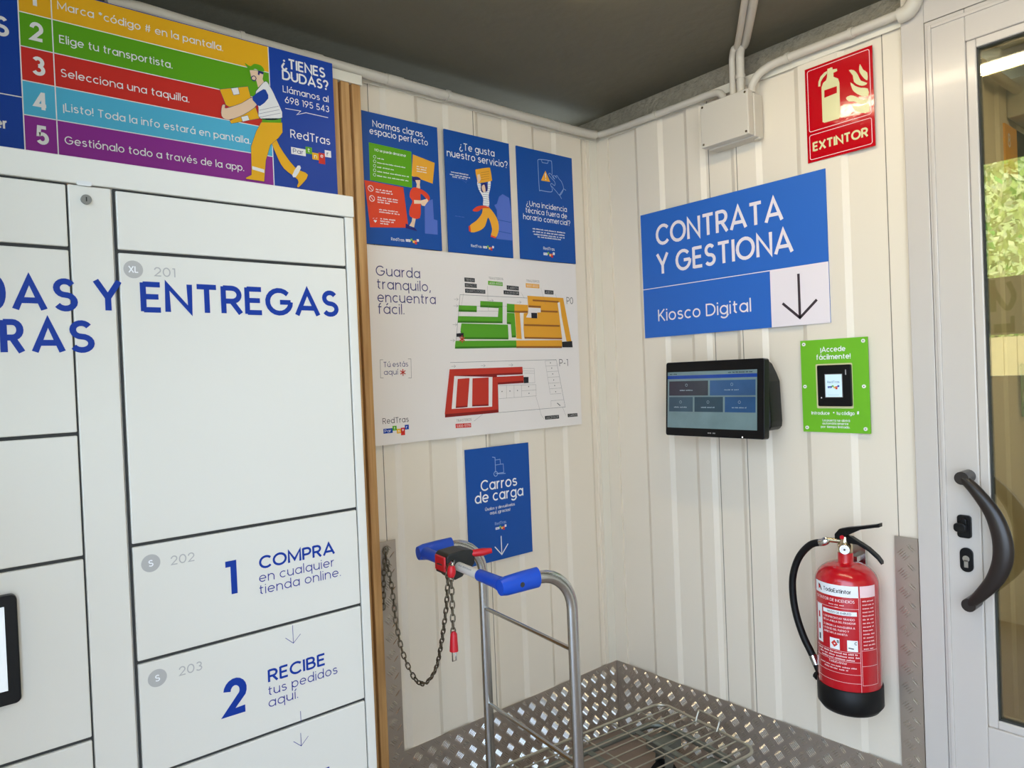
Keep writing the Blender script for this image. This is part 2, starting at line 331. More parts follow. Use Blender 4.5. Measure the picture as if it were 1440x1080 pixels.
# ================================================================== ROOM
CZ = 2.565; PZ = 2.47                  # ceiling height, top of the wall panels
LX = -2.42                             # glazed side of the entrance
mb = MB(); mb.box((LX - .1, -3.5, -.08), (0.12, .42, 0), TILE); struct(mb.build('floor'))
box1('ceiling', (LX, -3.6, CZ), (.12, .42, CZ + .12), CEIL)
def ribbed(F, u0, u1, v0, v1, ribs, base=-.0095, up=0., bw=.018):
    """profiled sheet: raised between each pair of ribs"""
    prof = [(u0, base)]
    for a, b in ribs: prof += [(a, base), (a + bw, up), (b, up), (b + bw, base)]
    prof.append((u1, base)); mbx = MB()
    vs = [F.p(u, v, h) for u, h in prof for v in (v0, v1)] + [F.p(u, v, -.05) for u, h in (prof[0], prof[-1]) for v in (v0, v1)]
    n = len(prof); fs = [(2 * i, 2 * i + 2, 2 * i + 3, 2 * i + 1) for i in range(n - 1)]
    k = 2 * n; fs += [(k, k + 2, k + 3, k + 1), (0, 1, k + 1, k), (2 * n - 2, k + 2, k + 3, 2 * n - 1)]
    mbx.add(vs, fs, PANEL); return mbx
wa = ribbed(FA, -2.45, 0.0, 0, PZ, [(-2.3, -2.16), (-2.05, -1.92), (-1.81, -1.7), (-1.52, -1.4), (-1.27, -1.17), (-1.01, -.885), (-.765, -.63), (-.5, -.36), (-.25, -.095)])
wb = ribbed(FB, 0, 1.19, 0, PZ, [(.195, .315), (.43, .50), (.62, .72), (.86, 1.005)])
# panel joints, thin darker strips
for u in (-1.053, -.64): wa.fbox(FA, u - .0012, u + .0012, 0, PZ, -.0099, (.0004 if u > -1 else -.009), mat('joint_line', (120, 112, 98), .6))
for u in (.012, .53, .648, 1.132): wb.fbox(FB, u - .0012, u + .0012, 0, PZ, -.0099, (.0004 if u == .648 else -.009), MATS['joint_line'])
wa.fbox(FA, -.06, .02, 0, PZ, -.05, -.0005, PANEL); wb.fbox(FB, .001, .06, 0, PZ, -.05, -.0005, PANEL)
struct(wa.build('wall_back')); struct(wb.build('wall_right'))
# rough plaster upstand between panel tops and the ceiling
mb = MB(); mb.fbox(FB, -.40, 1.3, PZ - .03, CZ, -.11, -.052, CONC); struct(mb.build('trim_3'))
mb = MB(); mb.fbox(FA, -2.52, 0.12, 0, CZ, -.42, -.36, CEIL); mb.fbox(FA, -2.56, -2.45, 0, CZ, -.42, 0, CEIL); struct(mb.build('back_light_block'))  # unseen closing wall, added to keep daylight from leaking in behind the panels
# angle trims along the panel tops and the corner
mb = MB(); mb.fbox(FB, 0.02, 1.19, PZ - .028, PZ + .004, .0, .0035, TRIMW); struct(mb.build('trim_1', bevel=.001))
mb = MB(); mb.fbox(FA, -2.4, -.02, PZ - .028, PZ + .004, .0, .0035, TRIMW); struct(mb.build('trim_2', bevel=.001))
mb = MB(); mb.fbox(FA, -.045, 0, 0, PZ, -.0004, .0012, TRIMW); struct(mb.build('trim_5'))
mb = MB(); mb.fbox(FA, -1.104, -1.09, 0, PZ, .0, .006, TRIMW); struct(mb.build('trim_6', bevel=.001))
# entrance side: low panel, posts, glass with a printed band
LFR = Frame((LX, 0, 0), (0, 1, 0), (1, 0, 0))
mb = MB(); mb.fbox(LFR, -1.3, -.62, 0, 1.38, -.06, 0, PANEL); struct(mb.build('wall_left'))
box1('wall_front', (LX, -3.56, 0), (0, -3.5, CZ), PANEL)
win = thing('window_1', '', ''); del win['label']; del win['category']; struct(win)
mb = MB()
for u in (-.64, -1.275): mb.fbox(LFR, u - .025, u + .025, 1.38, CZ, -.05, .0, DOORM)
mb.build('window_frame', win)
mb = MB(); mb.fbox(LFR, -1.25, -.66, 1.38, CZ, -.03, -.024, WINGL); mb.build('pane', win)
frost = bpy.data.materials.new('frosted_band'); frost.use_nodes = True
nn = frost.node_tree; nn.nodes.clear(); a = nn.nodes.new('ShaderNodeOutputMaterial'); b1 = nn.nodes.new('ShaderNodeBsdfTranslucent'); b2 = nn.nodes.new('ShaderNodeBsdfDiffuse'); b3 = nn.nodes.new('ShaderNodeMixShader'); n4 = nn.nodes.new('ShaderNodeTexNoise'); n4.inputs['Scale'].default_value = 3
b1.inputs[0].default_value = (.42, .42, .36, 1); b2.inputs[0].default_value = (.6, .6, .52, 1); nn.links.new(b1.outputs[0], b3.inputs[1]); nn.links.new(b2.outputs[0], b3.inputs[2]); b3.inputs[0].default_value = .35; nn.links.new(b3.outputs[0], a.inputs[0])
mb = MB(); mb.fbox(LFR, -1.25, -.67, 1.61, 1.93, -.0235, -.0225, frost); mb.build('frosted_band', win)

# ------------------------------------------------------------------ tread plate skirting
def tread(F, u0, u1, v0, v1, h=.003):
    mb = MB(); mb.fbox(F, u0, u1, v0, v1, 0, h, ALU)
    p = .028; L = .0145; wd = .0017; i0 = int(u0 / p) - 1; i1 = int(u1 / p) + 2; j0 = int(v0 / p) - 1; j1 = int(v1 / p) + 2
    for i in range(i0, i1):
        for j in range(j0, j1):
            if (i + j) % 2: continue
            sg = 1 if i % 2 else -1; c, s = math.cos(sg * PI / 4), math.sin(sg * PI / 4)
            for k in range(-2, 3):
                uc = i * p - s * k * .0066; vc = j * p + c * k * .0066
                ext = L * .8
                if not (u0 + .002 < uc - ext and uc + ext < u1 - .002 and v0 + .002 < vc - ext * .9 and vc + ext * .9 < v1 - .002): continue
                R = lambda a, b: (uc + a * c - b * s, vc + a * s + b * c)
                q = [R(-L, 0), R(-L * .45, -wd), R(L * .45, -wd), R(L, 0), R(L * .45, wd), R(-L * .45, wd)]
                t = [R(-L * .5, 0), R(L * .5, 0)]
                mb.add([F.p(*x, h) for x in q] + [F.p(*x, h + .0022) for x in t],
                       [(0, 1, 6), (1, 2, 7, 6), (2, 3, 7), (3, 4, 7), (4, 5, 6, 7), (5, 0, 6)], CREST)
    return mb
KZ = .288
struct(tread(FA, -1.03, -.001, 0, KZ).build('baseboard_back')); struct(tread(FB, .005, 1.123, 0, KZ).build('baseboard_right'))
struct(tread(FA, -1.088, -1.03, 0, .98, .0045).build('trim_7')); struct(tread(FB, 1.124, 1.188, 0, .975, .0045).build('trim_8'))

# ------------------------------------------------------------------ glazed door and its frame
GL = 1.375; GT = 2.312; GB = .515
d = thing('door_1', '', '', (0, -1.19, 0)); del d['label']; del d['category']; struct(d)
mb = MB()
mb.fbox(FB, 1.192, 1.252, 0, 2.49, -.06, .012, DOORM); mb.fbox(FB, 1.252, 2.4, 2.425, 2.49, -.06, .012, DOORM); mb.fbox(FB, 2.34, 2.4, 0, 2.425, -.06, .012, DOORM)
fr = mb.build('frame', d, .002)
mb = MB()
mb.fbox(FB, 1.254, 1.352, 0.01, 2.422, -.05, .016, DOORM); mb.fbox(FB, 2.24, 2.338, 0.01, 2.422, -.05, .016, DOORM)
mb.fbox(FB, 1.352, 2.24, GT + .023, 2.422, -.05, .016, DOORM); mb.fbox(FB, 1.352, 2.24, .36, GB - .022, -.05, .016, DOORM)
mb.fbox(FB, 1.352, 2.24, .01, .36, -.05, .008, DOORM)
mb.build('leaf', d, .003)
mb = MB()
mb.fbox(FB, 1.262, 1.272, 0.02, 2.41, .012, .021, DOORM); mb.fbox(FB, 1.272, 2.3, 2.4, 2.41, .012, .021, DOORM)
mb.build('sealing_lip', d, .002)
mb = MB()
mb.fbox(FB, 1.352, GL, GB - .022, GT + .023, -.04, .010, DOORM); mb.fbox(FB, 2.217, 2.24, GB - .022, GT + .023, -.04, .010, DOORM)
mb.fbox(FB, GL, 2.217, GT, GT + .023, -.04, .010, DOORM); mb.fbox(FB, GL, 2.217, GB - .022, GB, -.04, .010, DOORM)
mb.build('glazing_bead', d, .003)
mb = MB()
for a in ((GL, GL + .003, GB, GT), (GL, 2.217, GT - .003, GT), (GL, 2.217, GB, GB + .003)): mb.fbox(FB, *a, -.02, .004, GAP)
mb.build('gasket', d)
mb = MB(); mb.fbox(FB, GL, 2.217, GB, GT, -.012, -.004, GLASS); mb.build('glass_pane', d)
# bow pull handle
T = onx(1354, 672, -.06); Bm = onx(1364, 850, -.06); Mid = onx(1420, 772, -.075)
hp = [T, onx(1372, 690, -.068), onx(1396, 722, -.075), onx(1409, 757, -.08), onx(1410, 788, -.08), onx(1399, 815, -.075), onx(1380, 836, -.068), Bm]
hp = smooth([tuple(p) for p in hp], 5)
n_ = len(hp); rr = [.013 + .011 * math.sin(PI * i / (n_ - 1)) ** 1.6 for i in range(n_)]; rq = [.012 + .002 * math.sin(PI * i / (n_ - 1)) for i in range(n_)]
mb = MB(); mb.tube(hp, rr, HANDLE, 14, ry=rq, up=(1, 0, 0))
for q in (T, Bm):
    mb.disc3(q + V((-.012, 0, 0)), (1, 0, 0), .0175, .062, HANDLE, 18)
hd = mb.build('pull_handle', d)
lk = onx(1357, 740, -.016); 
mb = MB(); Fd = Frame((-.016, 0, 0), (0, -1, 0), (-1, 0, 0))
mb.prism(Fd, rrect(-lk.y - .017, -lk.y + .017, lk.z - .031, lk.z + .031, .008), 0, .008, BLK)
k1 = mb.build('latch', d, .001)
mb = MB(); mb.prism(Fd, rrect(-lk.y - .019, -lk.y + .010, lk.z - .012, lk.z + .012, .009), .008, .03, BLK); mb.prism(Fd, rrect(-lk.y - .006, -lk.y + .009, lk.z + .006, lk.z + .024, .006), .008, .018, BLK); mb.build('latch_knob', k1, .002)
ck = onx(1360, 787, -.016)
mb = MB(); mb.prism(Fd, rrect(-ck.y - .016, -ck.y + .016, ck.z - .033, ck.z + .033, .015), 0, .006, BLK); k2 = mb.build('lock_cylinder', d, .001)
mb = MB(); mb.disc3(Fd.p(-ck.y, ck.z + .004, .005), (-1, 0, 0), .0085, .004, STEEL); mb.fbox(Fd, -ck.y - .005, -ck.y + .005, ck.z - .02, ck.z, .005, .009, STEEL); mb.build('keyhole', k2)

# ================================================================== PARCEL LOCKERS
YL = -.55
FL = Frame((0, YL, 0), (1, 0, 0), (0, -1, 0))
c2 = crop(0, 240, 2.7); c3 = crop(0, 600, 2.25)
def lz(c, x, y): return FL.uv(*c(x, y))[1]
RX0, RX1 = -1.901, -1.441              # right column doors
TOPZ = 1.915
# --- right column
lz1 = [1.866, 1.752, 1.2065, .988, .772, .556, .30, .06]
R = thing('parcel_locker', 'white parcel locker column with blue printed steps, nearest the wooden cladding', 'locker', (-1.67, -.35, 0))
mb = MB()
mb.box((RX0 - .005, YL + .012, .02), (RX1 + .012, -.095, TOPZ - .002), LOCK)
mb.box((RX1 + .002, YL, .02), (RX1 + .023, YL + .03, lz1[0] + .0005), LOCK); mb.box((RX0 - .005, YL + .004, .0), (RX1 + .02, YL + .3, .05), LOCK)
mb.build('carcass', R, .0015)
mb = MB()
mb.box((RX0 - .0015, YL + .006, .05), (RX1 + .0025, YL + .0125, lz1[0] + .001), GAP); mb.build('seal', R)
def door(parent, x0, x1, z0, z1, name='door'):
    mb = MB(); mb.box((x0, YL, z0), (x1, YL + .018, z1), LOCK); return mb.build(name, parent, .0022, 3)
doors = []
for i in range(7):
    doors.append(door(R, RX0 + .002, RX1 - .001, lz1[i + 1] + .0035, lz1[i] - .0028, 'door' if i else 'top_panel'))
def lettering(parent, fn, name='lettering'):
    mb = MB(); fn(mb); return mb.build(name, parent)
BL = P['locblue']
def badge(mb, q, cx, cy, r, s, num, nbl, nbr, cap):
    u, v = FL.uv(*q(cx, cy)); mb.disc(FL, u, v, r, P['lgrey'], .0005, 28)
    wdt = r * (1.05 if len(s) > 1 else .55); text(mb, FL, s, u - wdt / 2, v - r * .36, r * .72, P['white'], .0009, wdt, .12)
    ptext(mb, FL, num, q(*nbl), q(*nbr), cap, P['lgrey'], .0005, .085)
def f201(mb):
    badge(mb, c2, 506, 375, .0165, 'XL', '201', (585, 403), (666, 403), .0175)
    a = FL.uv(*c2(535, 538)); b = FL.uv(*c2(1287, 553)); t = FL.uv(*c2(1255, 462)); cap = .0542
    text(mb, FL, 'ENTREGAS', a[0], FL.uv(*c2(910, 543))[1], cap, BL, .0005, b[0] - a[0], .132)
    a = FL.uv(*c2(355, 532)); b = FL.uv(*c2(468, 532))
lettering(doors[1], f201)
def f202(mb):
    badge(mb, c3, 477, 432, .0165, 'S', '202', (540, 438), (616, 425), .0175)
    ptext(mb, FL, '1', c3(707, 532), c3(752, 530), .0672, BL, .0005, .125)
    ptext(mb, FL, 'COMPRA', c3(820, 449), c3(1060, 402), .0252, BL, .0005, .13)
    ptext(mb, FL, 'en cualquier', c3(820, 490), c3(1058, 444), .0196, P['loctext'], .0005, .066)
    ptext(mb, FL, 'tienda online.', c3(820, 530), c3(1078, 474), .0196, P['loctext'], .0005, .066)
lettering(doors[2], f202)
def arrow(mb, F, u, v0, v1, hw, hh, wd, m, h):
    mb.line(F, [(u, v1), (u, v0)], wd, m, h); mb.line(F, [(u - hw, v0 + hh), (u, v0), (u + hw, v0 + hh)], wd, m, h)
def f203(mb):
    badge(mb, c3, 498, 795, .0165, 'S', '203', (566, 790), (640, 768), .0175)
    u, v = FL.uv(*c3(928, 685)); u2, v2 = FL.uv(*c3(927, 628)); arrow(mb, FL, u, v, v2, .0165, .0155, .0011, P['loctext'], .0005)
    ptext(mb, FL, '2', c3(708, 917), c3(785, 894), .0672, BL, .0005, .15)
    ptext(mb, FL, 'RECIBE', c3(848, 809), c3(1030, 752), .0252, BL, .0005, .13)
    ptext(mb, FL, 'tus pedidos', c3(848, 850), c3(1068, 782), .0196, P['loctext'], .0005, .066)
    ptext(mb, FL, 'aquí.', c3(850, 887), c3(943, 860), .0196, P['loctext'], .0005, .066)
    u, v = FL.uv(*c3(952, 932)); mb.line(FL, [(u, v), (u, v + .022)], .0011, P['loctext'], .0005)
lettering(doors[3], f203)
def f204(mb):
    u, v = FL.uv(*c3(953, 1010)); arrow(mb, FL, u, v, v + .028, .0165, .0155, .0011, P['loctext'], .0005)
    a = FL.uv(*c3(1028, 1112)); text(mb, FL, 'E', a[0], a[1], .021, BL, .0005, .0125, .115)
lettering(doors[4], f204)
# --- pillar between the columns
PXa, PXb = -1.9755, -1.906
fp = thing('locker_filler_panel', 'narrow white filler panel with a round key lock, between the two locker columns', 'panel', (-1.94, YL, 0))
mb = MB(); mb.box((PXa + .001, YL, .02), (PXb - .0006, -.1, lz1[0] - .001), LOCK); mb.build('panel', fp, .0022, 3)
lx, lv = FL.uv(*c2(326, 111))
mb = MB(); mb.disc3((lx, YL, lv), (0, -1, 0), .0085, .006, mat('dull_nickel', (150, 150, 146), .4, 1.), 20); mb.fbox(FL, lx - .001, lx + .001, lv - .004, lv + .004, .0058, .0064, GAP); mb.build('lock', fp)
mb = MB(); cx_, cv_ = FL.uv(*c2(318, 50)); mb.prism(FL, rrect(cx_ - .012, cx_ + .012, cv_ - .004, cv_ + .004, .0035), 0, .004, mat('clear_clip', (225, 225, 222), .2)); mb.build('clip', fp)
def fY(mb):
    a = FL.uv(*c2(355, 530)); b = FL.uv(*c2(468, 533)); text(mb, FL, 'Y', a[0], FL.uv(*c2(411, 531))[1], .0542, BL, .0008, b[0] - a[0], .132)
lettering(fp, fY)
def fS(mb):
    for s, bl, br in (('S', (200, 529), (298, 527)), ('S', (262, 688), (362, 688))):
        a = FL.uv(*c2(*bl)); b = FL.uv(*c2(*br)); text(mb, FL, s, a[0], a[1], .0542, BL, .0008, b[0] - a[0], .132)
lettering(fp, fS)
# --- left column
LX1 = PXa - .0022; LX0 = -2.40
Lf = thing('parcel_locker', 'white parcel locker column with a black terminal screen, at the left edge', 'locker', (-2.19, -.35, 0))
mb = MB(); mb.box((LX0, YL + .012, .02), (LX1 + .003, -.095, TOPZ - .002), LOCK); mb.box((LX0, YL + .004, 0), (LX1 + .003, YL + .3, .05), LOCK); mb.build('carcass', Lf, .0015)
mb = MB(); mb.box((LX0, YL + .006, .05), (LX1 + .003, YL + .0125, lz1[0] + .001), GAP); mb.build('seal', Lf)
zl = [lz1[0], lz(c2, 225, 293), lz(c2, 268, 1002), lz(c3, 243, 418), lz(c3, 278, 992), .55, .3, .06]
ld = [door(Lf, LX0 + .003, LX1, zl[i + 1] + .0035, zl[i] - .0028, 'door' if i else 'top_panel') for i in range(7)]
def fDA(mb):
    a = FL.uv(*c2(-52, 522)); b = FL.uv(*c2(25, 524)); text(mb, FL, 'D', a[0], FL.uv(*c2(110, 526))[1], .0542, BL, .0005, b[0] - a[0], .132)
    a = FL.uv(*c2(45, 525)); b = FL.uv(*c2(182, 527)); text(mb, FL, 'A', a[0], a[1], .0542, BL, .0005, b[0] - a[0], .132)
    a = FL.uv(*c2(2, 688)); b = FL.uv(*c2(98, 688)); text(mb, FL, 'R', a[0], FL.uv(*c2(200, 688))[1], .0542, BL, .0005, b[0] - a[0], .132)
    a = FL.uv(*c2(120, 688)); b = FL.uv(*c2(251, 688)); text(mb, FL, 'A', a[0], a[1], .0542, BL, .0005, b[0] - a[0], .132)
lettering(ld[1], fDA)
# terminal screen set in the column
t1 = FL.uv(*c3(45, 524)); t0 = FL.uv(*c3(60, 855))
tm = thing('locker_terminal', 'black framed terminal screen on the left locker column', 'screen', (-2.12, YL, 1.0))
mb = MB(); mb.prism(FL, rrect(t1[0] - .20, t1[0] + .002, t0[1] - .004, t1[1], .009), .0, .016, BLK); mb.build('bezel', tm, .002)
mb = MB(); s1 = FL.uv(*c3(3, 565)); s0 = FL.uv(*c3(14, 828)); mb.fbox(FL, s1[0] - .15, s1[0] + .003, s0[1], s1[1], .0155, .0165, mat('terminal_display', (220, 226, 230), .2, emit=.55)); mb.build('display', tm)
# --- header over both columns
hdr = MB(); hdr.box((LX0, YL - .002, lz1[0] + .0015), (RX1 + .0245, YL + .0115, TOPZ), LOCK)
tag(hdr.build('locker_top_rail', bevel=.0022), 'white header rail running across the tops of both locker columns', 'rail')

# ------------------------------------------------------------------ wooden cladding behind the lockers
cl = thing('timber_cladding', 'vertical oak slat cladding standing behind the lockers', 'cladding', (-1.7, -.04, 0))
mb = MB(); mb.box((-2.40, -.05, 0), (-1.118, -.012, 2.40), WOOD); mb.build('backing', cl)
mb = MB(); x = -1.118 - .030
while x > -2.40: mb.box((x, -.066, 0), (x + .028, -.0495, 2.40), WOOD); x -= .037
mb.build('slats', cl, .002)
mb = MB(); mb.box((-2.40, -.0665, 2.401), (-1.112, -.012, 2.432), TRIMW); mb.build('capping', cl, .002)

# ------------------------------------------------------------------ striped instruction banner
YB = -.078
FN = Frame((0, YB, 0), (1, 0, 0), (0, -1, 0))
c1 = crop(0, 0, 2.88); ch = crop(290, 70, 5.142)
bn = thing('instruction_banner', 'long striped instruction banner with five numbered coloured rows above the lockers', 'sign', (-1.7, YB, 2.1))
bu1, bv0 = FN.uv(*c1(1368, 781)); _, bv1 = FN.uv(*c1(1340, 256)); bv0 -= .06
uS, _ = FN.uv(*c1(88, 330)); uD, vA = FN.uv(*c1(1098, 480))
mb = MB(); mb.fbox(FN, -2.40, bu1, bv0, bv1, -.009, 0, P['royal']); mb.build('panel', bn)
rows = [FN.uv(*c1(75, 45))[1], FN.uv(*c1(85, 190))[1], FN.uv(*c1(93, 330))[1], FN.uv(*c1(100, 473))[1], FN.uv(*c1(105, 603))[1]]
ph = (rows[0] - rows[4]) / 4; r0 = rows[0]; rows = [r0 - ph * i for i in range(5)]
mb = MB(); edges = [bv1 - .002] + rows[:4] + [bv0]
for i, nme in enumerate(('amber', 'green', 'red', 'sky', 'purple')): mb.poly(FN, [(uS, edges[i + 1]), (uD, edges[i + 1]), (uD, edges[i]), (uS, edges[i])], P[nme], .0004)
for v in rows[:4]: mb.line(FN, [(uS, v), (uD, v)], .0022, P['white'], .0008)
uN = FN.uv(*c1(222, 330))[0]
for u in (uS, uN, uD): mb.line(FN, [(u, bv0), (u, bv1 - .002)], .0024, P['white'], .0008)
v = FN.uv(*c1(88, 394))[1]; mb.line(FN, [(-2.4, v), (uS, v)], .0024, P['white'], .0008)
mb.build('stripes', bn)
mb = MB(); Wt = P['white']
for s, bl, br in (('1', (132, 22), (150, 26)), ('2', (121, 164), (178, 166)), ('3', (129, 303), (184, 305)), ('4', (135, 443), (194, 447)), ('5', (145, 582), (200, 585))):
    ptext(mb, FN, s, c1(*bl), c1(*br), .040, Wt, .0012, .14)
for s, bl, br in (('Marca *código # en la pantalla.', (232, 39), (903, 207)), ('Elige tu transportista.', (240, 177), (698, 276)), ('Selecciona una taquilla.', (246, 313), (766, 414)), ('¡Listo! Toda la info estará en pantalla.', (256, 455), (1014, 580)), ('Gestiónalo todo a través de la app.', (262, 585), (988, 692))):
    ptext(mb, FN, s, c1(*bl), c1(*br), .0188, Wt, .0012, .085)
ptext(mb, FN, '¿TIENES', ch(541, 130), ch(860, 198), .0275, Wt, .0012, .13)
ptext(mb, FN, 'DUDAS?', ch(548, 222), ch(884, 285), .0268, Wt, .0012, .13)
ptext(mb, FN, 'Llámanos al', ch(553, 308), ch(884, 380), .0185, Wt, .0012, .085)
ptext(mb, FN, '698 195 543', ch(568, 386), ch(888, 452), .0185, Wt, .0012, .085)
pline(mb, FN, ch, [(570, 425), (682, 444), (654, 470), (720, 456), (880, 492)], .002, Wt, .0012)
a = FN.uv(*c1(-22, 138)); text(mb, FN, 'S', a[0], a[1], .042, Wt, .0012, .027, .13)
a = FN.uv(*c1(-24, 515)); text(mb, FN, 'er', a[0], a[1], .0235, Wt, .0012, FN.uv(*c1(32, 520))[0] - a[0], .12)
mb.build('lettering', bn)
def partner(mb, F, u, v, s, h, bar='white', vert=True):
    """the row of coloured letter tiles; s = tile size"""
    pt = P['navy'] if bar == 'white' else P['white']; rb = P[bar]
    def tile(x, y, w_, hh, m): mb.poly(F, [(u + x * s, v + y * s), (u + (x + w_) * s, v + y * s), (u + (x + w_) * s, v + (y + hh) * s), (u + x * s, v + (y + hh) * s)], m, h)
    tile(0, 0, 2.2, 1, rb); tile(2.2, .45, 1, 1, P['green']); tile(3.2, -.25, 1, 1, P['amber']); tile(4.2, -.7, 1, 1.6, P['red']); tile(5.2, .45, 1, 1, rb)
    h2 = h + .0004
    text(mb, F, 'Par', u + .25 * s, v + .2 * s, .62 * s, pt, h2, 1.6 * s, .085)
    text(mb, F, 't', u + 2.5 * s, v + .68 * s, .6 * s, P['white'], h2, .36 * s, .09); text(mb, F, 'n', u + 3.5 * s, v - .02 * s, .6 * s, P['white'], h2, .42 * s, .09)
    text(mb, F, 'e', u + 4.48 * s, v + .2 * s, .6 * s, P['white'], h2, .44 * s, .09); text(mb, F, 'r', u + 5.5 * s, v + .68 * s, .6 * s, pt, h2, .32 * s, .1)
mb = MB(); ptext(mb, FN, 'RedTras', ch(608, 636), ch(896, 690), .0238, Wt, .0012, .085)
a = FN.uv(*ch(614, 753)); b = FN.uv(*ch(902, 770)); partner(mb, FN, a[0], a[1], (b[0] - a[0]) / 6.2, .0012)
mb.build('logo', bn)
mb = MB(); q = ch
def il(pts, m, h, out=True):
    ppoly(mb, FN, q, pts, P[m], h)
    if out: pline(mb, FN, q, pts, .0008, P['navy'], h + .0002, True)
il([(95, 287), (300, 266), (330, 380), (165, 415), (140, 400)], 'amber', .0014); il([(178, 280), (228, 274), (240, 322), (196, 330)], 'white', .0018)
il([(168, 515), (355, 415), (385, 498), (180, 535)], 'amber', .0014); il([(250, 487), (298, 475), (312, 510), (262, 522)], 'white', .0018)
il(smooth([(470, 560), (530, 700), (640, 850), (735, 905), (672, 992), (655, 985), (660, 940), (560, 860), (505, 760), (462, 640)], 3, True), 'amber', .0014)
il(smooth([(660, 838), (683, 856), (645, 922), (620, 908)], 2, True), 'white', .0018, False)
il([(395, 525), (548, 528), (550, 600), (520, 640), (462, 690), (430, 800), (418, 955), (285, 935), (285, 925), (325, 905), (322, 700), (360, 590)], 'amber', .0020)
il([(330, 842), (418, 868), (418, 892), (330, 866)], 'white', .0024, False)
il([(402, 498), (540, 497), (540, 530), (402, 526)], 'green', .0024, False)
il(smooth([(372, 285), (425, 230), (460, 270), (500, 350), (548, 492), (390, 500), (375, 420), (355, 320)], 3, True), 'white', .0024)
for y in (420, 445, 470): pline(mb, FN, q, [(380, y + 20), (535 - (470 - y) * .3, y - 10)], .0007, P['navy'], .0028)
il([(355, 150), (412, 170), (405, 215), (415, 235), (372, 275), (360, 225), (325, 215), (312, 150)], 'skin', .0026, False)
il(smooth([(276, 98), (315, 122), (345, 105), (395, 118), (418, 158), (375, 152), (350, 140), (312, 150)], 3, True), 'green', .0030, False)
il([(372, 152), (412, 165), (410, 182), (385, 172), (380, 188), (370, 182)], 'navy', .0032, False)
pline(mb, FN, q, smooth([(325, 200), (345, 192), (358, 210), (345, 228), (328, 218)], 3, True), .0022, P['navy'], .0032, True)
il(smooth([(335, 345), (365, 400), (270, 470), (160, 508), (108, 480), (112, 405), (135, 402), (140, 425), (250, 390)], 3, True), 'skin', .0030)
il(smooth([(330, 345), (410, 288), (435, 310), (445, 355), (385, 410), (350, 385)], 2, True), 'royal', .0034, False)
mb.build('illustration', bn)

# ================================================================== SIGNS ON THE BACK WALL
def board(t, F, u0, u1, v0, v1, m, th=.0052): mbx = MB(); mbx.fbox(F, u0, u1, v0, v1, -th, 0, m); return mbx.build('panel', t)
FP = Frame((0, -.0055, 0), (1, 0, 0), (0, -1, 0)); S_ = .804
def rc(a): return [x * S_ for x in a]
ZO = 1.857 * S_
def fixu(F, pts): u = [F.uv(*p) for p in pts]; return (u[0][0] + u[3][0]) / 2, (u[1][0] + u[2][0]) / 2, (u[2][1] + u[3][1]) / 2, (u[0][1] + u[1][1]) / 2
# poster 1
p1 = thing('poster', 'blue poster headed Normas claras with green, orange and red note boxes', 'poster', (-.945, -.005, 1.93), 'blue posters in a row above the floor plan')
E1 = fixu(FP, [(503.1, 153.6), (613.9, 179.2), (622.7, 352.7), (512.2, 341.7)]); board(p1, FP, *E1, P['blue'])
q1 = crop(500, 170, 6)
mb = MB()
ptext(mb, FP, 'Normas claras,', q1(143, 50), q1(580, 140), .021, Wt, .0005, .085); ptext(mb, FP, 'espacio perfecto', q1(118, 112), q1(610, 207), .021, Wt, .0005, .085)
mb.build('lettering', p1)
mb = MB()
def pp(F, q, pts, m, h): ppoly(mb, F, q, pts, P[m], h)
pp(FP, q1, [(110, 180), (470, 260), (477, 565), (122, 500)], 'green', .0004); pp(FP, q1, [(482, 283), (667, 355), (650, 530), (473, 465)], 'orange', .0005); pp(FP, q1, [(73, 500), (402, 562), (440, 860), (440, 902), (122, 898)], 'vermil', .0008)
ptext(mb, FP, 'NO se puede almacenar', q1(160, 256), q1(425, 304), .0085, Wt, .0008, .1)
for i, wd in enumerate((70, 240, 140, 265, 255)):
    u, v = FP.uv(*q1(160, 303 + 38 * i)); mb.ring(FP, u, v, .0046, .001, Wt, .0008, 12); a = FP.uv(*q1(182, 312 + 37 * i)); b = FP.uv(*q1(182 + wd, 312)); greek(mb, FP, a[0], a[1] - .003, b[0] - a[0], .005, Wt, .0008)
for i in range(3): a = FP.uv(*q1(515, 380 + 20 * i)); greek(mb, FP, a[0], a[1] - .003, .042, .005, Wt, .0009)
for x, y in ((126, 570), (137, 655)):
    u, v = FP.uv(*q1(x, y)); mb.ring(FP, u, v, .0092, .0016, Wt, .0012, 20); mb.line(FP, [(u - .006, v + .006), (u + .006, v - .006)], .0016, Wt, .0012)
for x, y, n_, wd in ((170, 575, 2, .062), (184, 642, 3, .075), (198, 745, 2, .076), (208, 822, 3, .058)):
    for i in range(n_): a = FP.uv(*q1(x, y + 20 * i)); greek(mb, FP, a[0], a[1] - .003, wd * (1 if i < 2 else .6), .0055, Wt, .0012)
u, v = FP.uv(*q1(165, 850)); mb.poly(FP, [(u, v - .004), (u + .006, v + .003), (u + .003, v + .006), (u, v + .003), (u - .003, v + .006), (u - .006, v + .003)], Wt, .0012)
for x in (150, 175): a = FP.uv(*q1(x, 825)); mb.line(FP, [(a[0] - .003, a[1]), (a[0] + .003, a[1] + .002)], .001, Wt, .0012)
mb.build('note_boxes', p1)
mb = MB()
pp(FP, q1, [(582, 680), (650, 662), (660, 830), (690, 840), (692, 960), (585, 950)], 'peri', .0005)
pp(FP, q1, smooth([(480, 475), (520, 472), (548, 490), (545, 515), (500, 515), (478, 500)], 3, True), 'navy', .0009); pp(FP, q1, [(502, 500), (545, 500), (540, 540), (545, 570), (510, 570), (515, 535)], 'skin', .0012)
